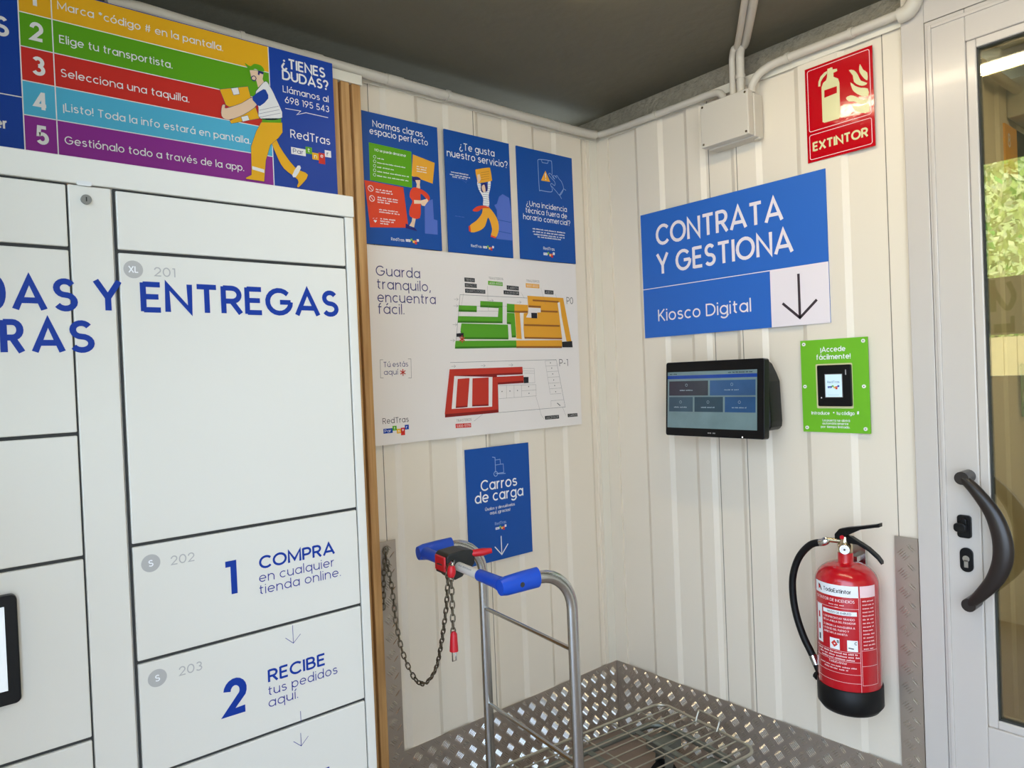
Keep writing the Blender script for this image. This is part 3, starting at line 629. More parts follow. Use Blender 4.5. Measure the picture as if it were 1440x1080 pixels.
pp(FP, q1, smooth([(490, 562), (545, 575), (600, 610), (625, 655), (600, 690), (595, 660), (548, 615), (548, 690), (540, 820), (460, 808), (455, 740), (478, 680), (455, 640), (462, 590)], 3, True), 'vermil', .0015)
pp(FP, q1, [(490, 668), (550, 672), (600, 658), (612, 675), (580, 720), (556, 715), (550, 700), (492, 700)], 'skin', .0018); pp(FP, q1, [(478, 812), (508, 816), (492, 900), (452, 884), (472, 850)], 'skin', .0013)
pp(FP, q1, [(420, 865), (450, 880), (455, 900), (495, 900), (520, 932), (480, 920), (420, 905)], 'navy', .0016)
mb.build('illustration', p1)
mb = MB(); ptext(mb, FP, 'RedTras', q1(300, 1008), q1(412, 1020), .0098, Wt, .0005, .085); a = FP.uv(*q1(424, 1018)); b = FP.uv(*q1(534, 1022)); partner(mb, FP, a[0], a[1], (b[0] - a[0]) / 6.2, .0005); mb.build('logo', p1)
# poster 2
p2 = thing('poster', 'blue poster headed ¿Te gusta nuestro servicio? with a figure lifting a box overhead', 'poster', (-.62, -.005, 1.93), 'blue posters in a row above the floor plan')
E2 = fixu(FP, [(623.6, 180.6), (714.9, 202.2), (722.5, 362.8), (632.1, 354.3)]); board(p2, FP, *E2, P['blue'])
q2 = crop(620, 180, 6)
mb = MB(); ptext(mb, FP, '¿Te gusta', q2(155, 186), q2(452, 238), .025, Wt, .0005, .085); ptext(mb, FP, 'nuestro servicio?', q2(50, 240), q2(563, 337), .025, Wt, .0005, .085)
for i, (x, wd) in enumerate(((85, .075), (75, .088), (97, .062))): a = FP.uv(*q2(x, 365 + 20 * i)); greek(mb, FP, a[0], a[1] - .004, wd, .0055, Wt, .0005)
pline(mb, FP, q2, [(95, 422), (185, 440), (212, 465), (210, 442), (230, 446)], .0008, P['peri'], .0005)
a = FP.uv(*q2(120, 745)); greek(mb, FP, a[0], a[1], .04, .0035, P['peri'], .0005); mb.build('lettering', p2)
mb = MB()
pp(FP, q2, [(450, 650), (472, 640), (490, 580), (520, 558), (575, 590), (592, 700), (595, 790), (604, 950), (468, 935), (478, 780), (470, 690)], 'peri', .0004)
for y in (775, 870): pline(mb, FP, q2, [(480, y), (590, y + 22)], .002, P['blue'], .0007)
pp(FP, q2, smooth([(290, 360), (310, 348), (400, 335), (415, 350), (428, 430), (420, 448), (330, 464), (308, 450)], 3, True), 'orange', .0014)
for i in range(4): pline(mb, FP, q2, [(335, 378 + 20 * i), (405, 368 + 20 * i)], .0009, P['brown'], .0018)
pp(FP, q2, [(305, 395), (325, 390), (335, 430), (325, 455), (305, 458)], 'skin', .0019)
pp(FP, q2, smooth([(305, 460), (330, 460), (345, 520), (390, 535), (395, 460), (418, 450), (415, 510), (402, 570), (405, 660), (356, 660), (355, 590), (318, 520)], 3, True), 'white', .0010)
for i in range(11): y = 470 + 18 * i; pline(mb, FP, q2, [(308 if y < 540 else 352, y), (416 if y < 560 else 404, y + 6)], .0011, P['blue'], .0012)
pp(FP, q2, smooth([(340, 480), (370, 462), (392, 490), (388, 530), (350, 545), (335, 520)], 3, True), 'navy', .0014); pp(FP, q2, smooth([(345, 490), (365, 480), (375, 530), (362, 545), (345, 520)], 3, True), 'skin', .0016)
pp(FP, q2, smooth([(355, 668), (405, 672), (470, 760), (488, 850), (462, 925), (422, 910), (430, 850), (398, 755), (370, 830), (320, 868), (252, 880), (242, 825), (300, 780), (345, 720)], 3, True), 'orange', .0012)
pp(FP, q2, smooth([(265, 698), (300, 665), (355, 655), (405, 668), (400, 676), (352, 678), (310, 705)], 3, True), 'vermil', .0015); pp(FP, q2, [(232, 828), (245, 826), (252, 878), (235, 872)], 'vermil', .0015); pp(FP, q2, [(422, 905), (462, 920), (458, 932), (418, 918)], 'vermil', .0015)
mb.build('illustration', p2)
mb = MB(); ptext(mb, FP, 'RedTras', q2(255, 1003), q2(345, 1014), .0096, Wt, .0005, .085); a = FP.uv(*q2(356, 1014)); b = FP.uv(*q2(447, 1018)); partner(mb, FP, a[0], a[1], (b[0] - a[0]) / 6.2, .0005); mb.build('logo', p2)
# poster 3
p3 = thing('poster', 'blue poster with a line drawn phone and orange warning triangle, nearest the corner', 'poster', (-.29, -.005, 1.93), 'blue posters in a row above the floor plan')
E3 = fixu(FP, [(725.9, 204.8), (803.7, 222.5), (810, 370.9), (732.5, 363.7)]); board(p3, FP, *E3, P['blue'])
q3 = crop(720, 210, 6.75)
mb = MB()
for s, bl, br in (('¿Una incidencia', (135, 540), (520, 590)), ('técnica fuera de', (128, 605), (522, 655)), ('horario comercial?', (107, 666), (553, 722))): ptext(mb, FP, s, q3(*bl), q3(*br), .0205, Wt, .0005, .085)
for i, (x, wd) in enumerate(((195, .175), (197, .172), (207, .165), (243, .125))): a = FP.uv(*q3(x, 748 + 26 * i)); greek(mb, FP, a[0], a[1] - .004, wd, .0065, Wt, .0005)
mb.build('lettering', p3)
mb = MB(); BLn = mat('print_paleblue', (150, 178, 224), .45)
pline(mb, FP, q3, smooth([(245, 120), (255, 96), (360, 108), (376, 128), (380, 240)], 4), .0024, BLn, .0005); pline(mb, FP, q3, smooth([(245, 120), (258, 370), (275, 390), (365, 405), (382, 390), (380, 370)], 4), .0024, BLn, .0005)
pline(mb, FP, q3, [(278, 100), (286, 126), (338, 134), (344, 108)], .002, BLn, .0005)
pp(FP, q3, [(316, 203), (362, 310), (274, 296)], 'orange', .0005); pline(mb, FP, q3, [(316, 228), (318, 270)], .004, Wt, .0009); u, v = FP.uv(*q3(319, 285)); mb.disc(FP, u, v, .0025, Wt, .0009, 10)
pline(mb, FP, q3, smooth([(378, 365), (365, 335), (378, 325), (402, 345), (405, 310), (350, 245), (362, 230), (405, 282), (385, 262), (400, 250), (422, 270), (415, 255), (428, 252), (445, 280), (470, 310), (488, 375), (455, 435), (420, 400), (375, 350)], 4), .0022, BLn, .0005)
pline(mb, FP, q3, [(512, 390), (490, 375), (450, 432), (470, 470)], .0022, BLn, .0005)
mb.build('illustration', p3)
mb = MB(); ptext(mb, FP, 'RedTras', q3(297, 953), q3(404, 963), .0116, Wt, .0005, .085); a = FP.uv(*q3(299, 1003)); b = FP.uv(*q3(405, 1010)); partner(mb, FP, a[0], a[1], (b[0] - a[0]) / 6.2, .0005); mb.build('logo', p3)

# floor plan board
FM = Frame((0, -.012, 0), (1, 0, 0), (0, -1, 0))
mp_ = thing('floor_plan_board', 'large white floor plan board with green, yellow and red storage blocks, under the three posters', 'sign', (-.62, -.012, 1.4))
EM = fixu(FM, [(512.6, 342.5), (809.8, 372.1), (817.8, 596.1), (526.7, 628)])
mb = MB(); mb.fbox(FM, EM[0], EM[1], EM[2], EM[3] - .001, -.0115, 0, P['board']); mb.build('panel', mp_)
q5 = crop(480, 340, 3.375); q8 = crop(620, 370, 4.32)
mb = MB(); NV = mat('print_indigo', (54, 50, 108), .45)
for s, bl, br in (('Guarda', (164, 163), (374, 172)), ('tranquilo,', (168, 226), (424, 235)), ('encuentra', (172, 290), (448, 293)), ('fácil.', (173, 342), (299, 345))): ptext(mb, FM, s, q5(*bl), q5(*br), .033, NV, .0005, .07)
ptext(mb, FM, 'Tú estás', q5(200, 597), q5(317, 591), .0172, NV, .0005, .075); ptext(mb, FM, 'aquí', q5(202, 632), q5(268, 630), .0172, NV, .0005, .075)
def star(u, v, r):
    for k in range(3): a = PI / 2 + k * PI / 3; mb.line(FM, [(u - r * math.cos(a), v - r * math.sin(a)), (u + r * math.cos(a), v + r * math.sin(a))], r * .3, P['brick'], .002)
star(*FM.uv(*q5(291, 620)), .011)
for x, sg in ((184, 1), (330, -1)): pline(mb, FM, q5, [(x + 14 * sg, 560 - (4 if sg < 0 else 0)), (x, 560 - (4 if sg < 0 else 0)), (x + 2, 646), (x + 14 * sg + 2, 646)], .0012, P['line'], .0005)
ptext(mb, FM, 'P0', q8(764, 248), q8(803, 250), .0275, P['ink'], .0005, .06); ptext(mb, FM, 'P-1', q8(720, 627), q8(772, 623), .0275, P['ink'], .0005, .06)
def tagbox(s, pts, m, tm):
    ppoly(mb, FM, q8, pts, P[m], .0005); a = FM.uv(*q8(pts[0][0] + 6, pts[0][1])); b = FM.uv(*q8(pts[1][0] - 5, pts[1][1])); t = FM.uv(*q8(*pts[3])); hh = t[1] - a[1]
    text(mb, FM, s, a[0], (a[1] + b[1]) / 2 + hh * .2, hh * .6, P[tm], .0009, b[0] - a[0], .085)
tagbox('TIENDA', [(143, 112), (206, 117), (205, 92), (142, 87)], 'ink', 'lgrey'); tagbox('KIOSCO', [(145, 146), (218, 151), (217, 127), (144, 121)], 'ink', 'lgrey'); tagbox('SMARTLOCKER', [(147, 180), (270, 186), (269, 163), (146, 155)], 'ink', 'lgrey')
tagbox('A001-A022', [(287, 132), (375, 140), (374, 116), (286, 107)], 'green', 'board'); tagbox('CARROS', [(400, 160), (473, 167), (472, 142), (399, 135)], 'ink', 'lgrey'); tagbox('ASCENSOR', [(381, 189), (475, 196), (474, 172), (380, 165)], 'ink', 'lgrey')
tagbox('B001-B022', [(516, 148), (598, 154), (597, 129), (515, 122)], 'orange', 'board'); tagbox('ASEOS', [(630, 188), (684, 191), (683, 167), (629, 163)], 'ink', 'lgrey')
tagbox('S100-S176', [(90, 1003), (184, 997), (182, 971), (88, 977)], 'red', 'board'); tagbox('ASCENSOR', [(633, 951), (718, 944), (716, 922), (631, 929)], 'ink', 'lgrey'); tagbox('CARROS', [(771, 936), (830, 931), (828, 911), (769, 916)], 'ink', 'lgrey')
for bl, br in (((290, 98), (378, 105)), ((518, 113), (598, 120)), ((94, 965), (186, 957))): ptext(mb, FM, 'TRASTEROS', q8(*bl), q8(*br), .0088, P['line'], .0005, .07)
mb.build('lettering', mp_)
mb = MB()
def blk(pts, m, edge=None, dy=12):
    if edge:
        ppoly(mb, FM, q8, [(x, y + dy) for x, y in pts], P[edge], .0008); 
    ppoly(mb, FM, q8, pts, P[m], .0012)
# ground floor
pline(mb, FM, q8, [(524, 212), (116, 192), (92, 470)], .001, P['ink'], .0005)
for a in ([(106, 262), (530, 262)], [(100, 290), (350, 292)], [(210, 265), (210, 290)]): pline(mb, FM, q8, a, .0007, P['line'], .0004)
g = 'pgreen'; ge = 'dgreen'; y_ = 'gold'; ye = 'brown'
blk([(107, 256), (217, 260), (217, 286), (106, 283)], g, ge); blk([(238, 230), (374, 237), (374, 262), (238, 256)], g, ge)
blk([(104, 322), (345, 327), (350, 268), (374, 268), (374, 354), (101, 350)], g, ge); blk([(124, 366), (406, 374), (410, 452), (136, 450), (118, 405)], g, ge)
blk([(400, 246), (446, 250), (446, 290), (400, 287)], g, ge); blk([(400, 302), (446, 304), (456, 440), (430, 440), (424, 360), (400, 358)], g, ge)
blk([(88, 472), (456, 470), (458, 502), (84, 508)], g, ge)
blk([(446, 250), (528, 254), (528, 290), (446, 290)], y_, ye); blk([(448, 300), (478, 302), (490, 462), (458, 458)], y_, None)
ppoly(mb, FM, q8, [(524, 198), (742, 212), (792, 475), (762, 475), (716, 240), (706, 232), (716, 300), (735, 455), (500, 452), (502, 304), (530, 302), (530, 262)], P[y_], .0010)
for a in ([(556, 226), (714, 236)], [(530, 262), (606, 266)], [(606, 292), (708, 296)], [(504, 376), (720, 382)], [(506, 454), (734, 458)]): pline(mb, FM, q8, a, .0065, P[ye], .0016)
for a in ([(716, 238), (745, 470)], [(488, 305), (500, 464)], [(385, 262), (387, 366)], [(410, 378), (420, 468)]): pline(mb, FM, q8, a, .008, P['board'], .0018)
ppoly(mb, FM, q8, [(530, 270), (604, 274), (604, 300), (584, 300), (584, 334), (515, 330), (530, 300)], P['board'], .0020); ppoly(mb, FM, q8, [(546, 302), (582, 303), (583, 336), (548, 335)], P['ink'], .0024)
blk([(456, 470), (735, 468), (735, 504), (458, 504)], y_, ye); ppoly(mb, FM, q8, [(733, 478), (795, 474), (798, 512), (735, 512)], P['ink'], .0024)
ppoly(mb, FM, q8, [(92, 428), (136, 424), (136, 448), (92, 448)], P['ink'], .0022)
u_, v_ = FM.uv(*q8(126, 462))
def star2(u, v, r):
    for k in range(3): a = PI / 2 + k * PI / 3; mb.line(FM, [(u - r * math.cos(a), v - r * math.sin(a)), (u + r * math.cos(a), v + r * math.sin(a))], r * .3, P['brick'], .003)
star2(u_, v_, .0125)
for x, y in ((92, 220), (90, 260), (84, 374), (70, 470), (305, 228), (474, 238), (76, 627), (256, 623), (424, 619)):
    pline(mb, FM, q8, [(x - 14, y), (x + 12, y)], .0008, P['line'], .0014); pline(mb, FM, q8, [(x + 2, y - 9), (x + 12, y), (x + 2, y + 9)], .0008, P['line'], .0014)
for a in ([(280, 140), (286, 290)], [(604, 150), (632, 250)], [(484, 180), (505, 215)], [(690, 186), (702, 215)], [(135, 185), (108, 330)]): pline(mb, FM, q8, a, .0006, P['line'], .0026)
# basement
pline(mb, FM, q8, [(56, 604), (700, 586), (755, 874), (350, 908)], .001, P['ink'], .0005)
ppoly(mb, FM, q8, [(52, 656), (494, 640), (497, 676), (340, 682), (340, 690), (500, 686), (502, 728), (346, 738), (350, 908), (24, 938), (24, 920)], P['dred'], .0008)
ppoly(mb, FM, q8, [(52, 645), (494, 630), (497, 664), (80, 684), (66, 884), (306, 870), (310, 694), (500, 682), (502, 714), (345, 726), (347, 890), (22, 918)], P['brick'], .0012)
ppoly(mb, FM, q8, [(80, 686), (312, 692), (310, 872), (64, 886)], P['board'], .0014)
for pts in ([(100, 704), (172, 698), (160, 866), (88, 872)], [(190, 700), (288, 694), (288, 858), (188, 862)]): ppoly(mb, FM, q8, [(x, y + 9) for x, y in pts], P['dred'], .0018); ppoly(mb, FM, q8, pts, P['brick'], .0022)
ppoly(mb, FM, q8, [(500, 692), (530, 692), (530, 728), (502, 730)], P['ink'], .0022)
for a in ([(498, 640), (566, 640), (570, 726), (530, 728)], [(500, 655), (565, 656)], [(505, 668), (566, 670)], [(350, 744), (576, 738), (578, 806), (352, 824)], [(397, 742), (398, 820)], [(443, 741), (444, 816)], [(488, 740), (490, 812)], [(490, 776), (578, 770)],
          [(632, 594), (700, 590)], [(632, 596), (664, 796), (730, 792)], [(636, 626), (706, 622)], [(642, 660), (712, 656)], [(648, 694), (718, 690)], [(652, 730), (724, 726)], [(658, 764), (730, 758)], [(668, 872), (668, 836), (745, 830)], [(575, 806), (610, 925), (625, 946)], [(738, 875), (758, 926)], [(200, 960), (256, 915)]): pline(mb, FM, q8, a, .0007, P['line'], .0010)
for x, y in ((370, 780), (418, 777), (464, 774), (532, 750), (534, 791), (664, 606), (672, 638), (678, 673), (684, 710), (690, 744), (696, 781)): u, v = FM.uv(*q8(x, y)); mb.disc(FM, u, v, .0022, P['ink'], .0012, 8)
pline(mb, FM, q8, [(705, 850), (724, 866)], .003, P['ink'], .0012)
mb.build('floor_plans', mp_)
mb = MB(); ptext(mb, FM, 'RedTras', q5(196, 862), q5(320, 858), .0185, P['dark'], .0005, .07); a = FM.uv(*q5(200, 911)); b = FM.uv(*q5(321, 900)); partner(mb, FM, a[0], a[1], (b[0] - a[0]) / 6.2, .0005, 'royal'); mb.build('logo', mp_)

# trolley sign
cs = thing('trolley_sign', 'blue Carros de carga sign with a down arrow, hanging low behind the trolley handle', 'sign', (-.59, -.005, 1.03))
EC = fixu(FP, [(654.1, 632.9), (742.9, 622.3), (749.1, 775.8), (661, 797.5)]); board(cs, FP, *EC, P['blue'])
qc = crop(640, 610, 5.683)
mb = MB(); ptext(mb, FP, 'Carros', qc(205, 458), qc(496, 415), .0382, Wt, .0005, .095); ptext(mb, FP, 'de carga', qc(158, 558), qc(545, 497), .0382, Wt, .0005, .095)
ptext(mb, FP, 'Úsalos y devuélvelos', qc(240, 615), qc(477, 574), .0105, Wt, .0005, .09); ptext(mb, FP, 'aquí, ¡gracias!', qc(278, 645), qc(440, 615), .0105, Wt, .0005, .09); mb.build('lettering', cs)
mb = MB(); pline(mb, FP, qc, [(296, 186), (318, 190), (323, 308)], .0024, BLn, .0005); pline(mb, FP, qc, [(320, 210), (358, 204), (362, 240)], .0018, BLn, .0005); pline(mb, FP, qc, [(322, 250), (384, 240), (388, 308), (323, 318)], .0018, BLn, .0005); pline(mb, FP, qc, [(335, 320), (402, 316)], .0024, BLn, .0005)
u, v = FP.uv(*qc(324, 320)); mb.ring(FP, u, v, .0085, .0022, BLn, .0005)
u, v = FP.uv(*qc(373, 965)); u2, v2 = FP.uv(*qc(371, 815)); arrow(mb, FP, u, v, v2, .031, .034, .0036, Wt, .0005); mb.build('pictogram', cs)
mb = MB(); ptext(mb, FP, 'RedTras', qc(318, 728), qc(408, 716), .0105, BLn, .0005, .085); a = FP.uv(*qc(323, 768)); b = FP.uv(*qc(410, 754)); partner(mb, FP, a[0], a[1], (b[0] - a[0]) / 6.2, .0005); mb.build('logo', cs)

# ================================================================== SIGNS ON THE RIGHT WALL
FS = Frame((-.0035, 0, 0), (0, -1, 0), (-1, 0, 0))
kd = thing('kiosk_sign', 'large blue CONTRATA Y GESTIONA sign with a down arrow, above the kiosk screen', 'sign', (-.003, -.58, 1.86))
EK = fixu(FS, [(901.4, 303.6), (1160.5, 236), (1167.8, 453.4), (906.4, 475.9)]); board(kd, FS, *EK, P['signblue'], .0033)
d1 = crop(880, 220, 2.571)
uA = FS.uv(*d1(524, 500))[0]; vA_ = FS.uv(*d1(65, 485))[1]; vB_ = FS.uv(*d1(731, 378))[1]; vA_ = (vA_ + vB_) / 2
mb = MB(); mb.line(FS, [(EK[0], vA_), (EK[1], vA_)], .0028, P['signwhite'], .0005); mb.poly(FS, [(uA, EK[2]), (EK[1], EK[2]), (EK[1], vA_ + .001), (uA, vA_ + .001)], P['signwhite'], .0004); mb.build('arrow_field', kd)
mb = MB(); u, v = FS.uv(*d1(630, 588)); u2, v2 = FS.uv(*d1(625, 424)); u = (u + u2) / 2
mb.line(FS, [(u, v2), (u, v + .003)], .0085, P['dark'], .0009); mb.line(FS, [(u - .058, v + .0565), (u, v + .004), (u + .058, v + .0565)], .0085, P['dark'], .0009); mb.build('arrow', kd)
mb = MB(); ptext(mb, FS, 'CONTRATA', d1(110, 322), d1(571, 228), .0765, P['signwhite'], .0005, .108); ptext(mb, FS, 'Y GESTIONA', d1(112, 426), d1(608, 344), .0765, P['signwhite'], .0005, .108); ptext(mb, FS, 'Kiosco Digital', d1(118, 596), d1(454, 561), .0445, P['signwhite'], .0005, .085); mb.build('lettering', kd)

ex = thing('fire_sign', 'red EXTINTOR sign with extinguisher and flame pictograms, high by the door frame', 'sign', (-.003, -1.0, 2.27))
EX = fixu(FS, [(1131.7, 98.3), (1226.7, 63.3), (1230.7, 205), (1136, 229.9)]); board(ex, FS, *EX, P['xred'], .002)
e1 = crop(1120, 60, 6.175); uc = lambda x, y: FS.uv(*e1(x, y))
mb = MB(); vs0 = (uc(110, 775)[1] + uc(655, 622)[1]) / 2; vs1 = (uc(112, 805)[1] + uc(655, 655)[1]) / 2; m_ = .0085
mb.line(FS, rrect(EX[0] + m_, EX[1] - m_, vs0, EX[3] - m_, .006), .0018, P['pinkwhite'], .0004, True); mb.line(FS, rrect(EX[0] + m_, EX[1] - m_, EX[2] + m_, vs1, .006), .0018, P['pinkwhite'], .0004, True); mb.build('border', ex)
mb = MB(); GLW = P['glow']
def ep(pts, n=0): mb.poly(FS, [uc(*p) for p in (smooth(pts, n, True) if n else pts)], GLW, .0005)
ep([(228, 690), (218, 390), (232, 350), (258, 328), (266, 300), (270, 228), (290, 222), (300, 215), (314, 216), (314, 232), (352, 226), (354, 246), (322, 262), (322, 296), (362, 312), (374, 350), (380, 640), (370, 660), (245, 695)])
ep([(268, 246), (266, 268), (232, 305), (212, 340), (208, 380), (190, 382), (192, 340), (210, 295), (240, 262)])
ep([(470, 345), (510, 375), (560, 392), (620, 398), (624, 462), (560, 460), (500, 425), (480, 390)], 2); ep([(456, 240), (500, 240), (535, 280), (560, 330), (615, 350), (590, 372), (545, 370), (500, 340), (490, 285)], 2); ep([(552, 185), (580, 235), (615, 260), (618, 325), (590, 312), (560, 275), (545, 240)], 2)
ep([(430, 480), (470, 458), (520, 470), (570, 500), (622, 485), (600, 525), (550, 530), (500, 510), (455, 510)], 2); ep([(482, 545), (530, 555), (580, 545), (626, 528), (630, 598), (560, 610), (510, 590)], 2)
mb.poly(FS, [uc(*p) for p in [(243, 415), (352, 378), (352, 436), (243, 480)]], P['xred'], .0009); mb.build('pictogram', ex)
mb = MB(); ptext(mb, FS, 'EXTINTOR', e1(143, 945), e1(626, 808), .0262, P['glow'], .0005, .15); mb.build('lettering', ex)

gr = thing('access_sign', 'lime green access sign screwed to the wall around the code reader', 'sign', (-.003, -.96, 1.41))
EG = fixu(FS, [(1125.3, 479.7), (1220.7, 473), (1223.8, 609.7), (1130, 607.2)]); board(gr, FS, *EG, P['lime'], .0033)
qg = crop(1110, 440, 6)
mb = MB(); gp = [FS.uv(*qg(*p)) for p in ((222, 434), (530, 420), (544, 806), (234, 806))]; mb.poly(FS, rrect((gp[0][0] + gp[3][0]) / 2, (gp[1][0] + gp[2][0]) / 2, (gp[2][1] + gp[3][1]) / 2, (gp[0][1] + gp[1][1]) / 2, .004), P['glow'], .0004); mb.build('cutout_edge', gr)
mb = MB()
for s, bl, br, cp in (('¡Accede', (263, 330), (475, 322), .0155), ('fácilmente!', (227, 394), (518, 386), .0155), ('Introduce', (188, 858), (342, 858), .0105), ('*', (368, 864), (384, 864), .0105), ('tu código', (398, 860), (552, 862), .0105), ('#', (570, 858), (592, 858), .0105), ('La puerta se abrirá', (282, 916), (512, 918), .0072), ('automáticamente', (280, 942), (500, 944), .0072), ('por tiempo limitado.', (268, 970), (512, 974), .0072)):
    ptext(mb, FS, s, qg(*bl), qg(*br), cp, Wt, .0005, .115)
mb.build('lettering', gr)
for x, y in ((123, 267), (624, 235), (134, 622), (631, 620), (152, 966), (645, 980)):
    u, v = FS.uv(*qg(x, y)); mb = MB(); mb.disc3(FS.p(u, v, 0), (-1, 0, 0), .0058, .002, mat('screw_cap_white', (236, 236, 228), .4), 16); mb.disc3(FS.p(u, v, .0015), (-1, 0, 0), .0018, .001, GAP, 8); mb.build('screw', gr)
FR = Frame((-.0125, 0, 0), (0, -1, 0), (-1, 0, 0))
rd = thing('code_reader', 'small black code reader with a lit display, set in the green sign', 'reader', (-.01, -.96, 1.4))
gp = [FR.uv(*qg(*p)) for p in ((234, 442), (518, 436), (524, 790), (241, 786))]; ru0, ru1, rv0, rv1 = (gp[0][0] + gp[3][0]) / 2, (gp[1][0] + gp[2][0]) / 2, (gp[2][1] + gp[3][1]) / 2, (gp[0][1] + gp[1][1]) / 2
mb = MB(); mb.prism(FR, rrect(ru0, ru1, rv0, rv1, .004), -.0088, 0, BLK); mb.build('housing', rd, .001)
gp = [FR.uv(*qg(*p)) for p in ((304, 522), (443, 520), (443, 708), (308, 708))]; s0, s1, s2, s3 = (gp[0][0] + gp[3][0]) / 2, (gp[1][0] + gp[2][0]) / 2, (gp[2][1] + gp[3][1]) / 2, (gp[0][1] + gp[1][1]) / 2
mb = MB(); mb.line(FR, [(s0, s2), (s1, s2), (s1, s3), (s0, s3)], .004, P['grey'], .0003, True); mb.poly(FR, [(s0, s2), (s1, s2), (s1, s3), (s0, s3)], mat('reader_display', (196, 220, 226), .3, emit=.5), .0005)
sw_ = s1 - s0
text(mb, FR, 'RedTras', s0 + sw_ * .13, s2 + (s3 - s2) * .62, .007, P['navy'], .0009, sw_ * .74, .08); partner(mb, FR, s0 + sw_ * .13, s2 + (s3 - s2) * .4, sw_ * .72 / 6.2, .0009, 'royal'); mb.line(FR, [(s0 + sw_ * .15, s2 + .006), (s1 - sw_ * .15, s2 + .006)], .0008, P['grey'], .0009); mb.build('display', rd)
mb = MB(); u, v = FR.uv(*qg(475, 500)); mb.fbox(FR, u - .0015, u + .0015, v - .008, v + .008, 0, .0006, P['grey']); u, v = FR.uv(*qg(272, 716)); mb.disc(FR, u, v, .0022, Wt, .0006, 10); mb.build('indicator', rd)

# ================================================================== KIOSK SCREEN
ks = thing('kiosk_screen', 'black wall mounted touch screen kiosk under the CONTRATA sign', 'screen', (0, -.58, 1.39))
def yy(px, py, X): return onx(px, py, X)
TLp, TRp, BRp, BLp = onx(932, 511, -.118), onx(1069, 503, -.118), onx(1081, 618.5, -.136), onx(941, 612, -.136)
ym0 = (TLp.y + BLp.y) / 2; ym1 = (TRp.y + BRp.y) / 2; zt = (TLp.z + TRp.z) / 2; zb = (BLp.z + BRp.z) / 2
tilt = math.atan2(.018, zt - zb); sinT, cosT = math.sin(tilt), math.cos(tilt)
class Tilt:
    def p(s, u, v, h=0): return V((-.136 + v * sinT - h * cosT, ym0 - u, zb + v * cosT - h * sinT * 0 + h * sinT))
    def uv(s, px, py):
        O = s.p(0, 0); N = (s.p(0, 0, 1) - O); d_ = ray(px, py); t = (O - CAM).dot(N) / d_.dot(N); q = CAM + d_ * t - O
        return (-q.y, q.dot(s.p(0, 1) - O))
FT = Tilt(); SWd = ym0 - ym1; SHt = (zt - zb) / cosT
mb = MB(); mb.prism(FT, rrect(0, SWd, 0, SHt, .008), -.03, 0, BLK); mb.build('bezel', ks, .002)
qk = crop(925, 495, 8.229)
kk = [FT.uv(*qk(*p)) for p in ((92, 238), (1125, 200), (1176, 908), (138, 873))]; k0, k1_, k2_, k3 = (kk[0][0] + kk[3][0]) / 2, (kk[1][0] + kk[2][0]) / 2, (kk[2][1] + kk[3][1]) / 2, (kk[0][1] + kk[1][1]) / 2
def dsp(n, rgb): return mat('display_' + n, rgb, .12, emit=.16, var=.25, scale=14)
mb = MB(); sw, sh = k1_ - k0, k3 - k2_
def sc(a0, a1, b0, b1, m, h): mb.poly(FT, [(k0 + a0 * sw, k2_ + b0 * sh), (k0 + a1 * sw, k2_ + b0 * sh), (k0 + a1 * sw, k2_ + b1 * sh), (k0 + a0 * sw, k2_ + b1 * sh)], m, h)
sc(0, 1, 0, 1, dsp('bg', (106, 128, 130)), .0004); sc(0, 1, .875, .935, dsp('blue', (26, 62, 138)), .0007)
sc(.02, .48, .575, .835, dsp('t1', (52, 56, 64)), .0007); sc(.5, .985, .575, .835, dsp('t2', (50, 84, 122)), .0007)
sc(.02, .305, .29, .55, dsp('t3', (56, 80, 92)), .0007); sc(.325, .645, .29, .55, dsp('t4', (44, 66, 78)), .0007); sc(.665, .985, .29, .55, dsp('t5', (42, 78, 116)), .0007)
lt = dsp('text', (140, 160, 168))
for a, b in ((.23, .7), (.74, .7), (.16, .4), (.48, .4), (.82, .4)):
    u, v = k0 + a * sw, k2_ + b * sh; mb.ring(FT, u, v + .012, .0045, .001, lt, .001, 12); greek(mb, FT, u - .028, v - .008, .056, .005, lt, .001)
greek(mb, FT, k0 + .03 * sw, k2_ + .952 * sh, .03, .006, dsp('dk', (40, 50, 56)), .001); greek(mb, FT, k0 + .7 * sw, k2_ + .955 * sh, .09, .005, MATS['display_dk'], .001)
mb.build('display', ks)
mb = MB(); u, v = FT.uv(*qk(578, 944)); greek(mb, FT, u, v, .03, .006, P['lgrey'], .0004); u, v = FT.uv(*qk(980, 987)); mb.disc(FT, u, v, .0022, mat('led_white', (255, 255, 255), .3, emit=3), .0004, 10); mb.build('bezel_marks', ks)
# rear housing bulging to the right, and its bracket
y0h = onx(1066, 520, -.06).y + .2; y1h = onx(1094, 560, -.05).y; zh1 = onx(1074, 506, -.08).z; zh0 = onx(1094, 604, -.03).z
mb = MB(); hpts = [(-y0h, .0), (-y1h, .0)]
FZ = Frame((0, 0, 0), (0, -1, 0), (-1, 0, 0))
out = [(-y0h, zh0 + .0), (-y1h - .012, zh0), (-y1h - .002, zh0 + .012), (-y1h, zh0 + .03), (-y1h - .004, zh0 + .16), (-y1h - .014, zh1 - .045), (-y1h - .03, zh1 - .012), (-y1h - .045, zh1), (-y0h, zh1)]
mb.prism(FZ, out, .022, .1, BLK); mb.build('rear_housing', ks, .008, 4)
mb = MB(); mb.fbox(FZ, .5, .66, 1.33, 1.45, .0002, .024, BLK); mb.build('wall_bracket', ks)

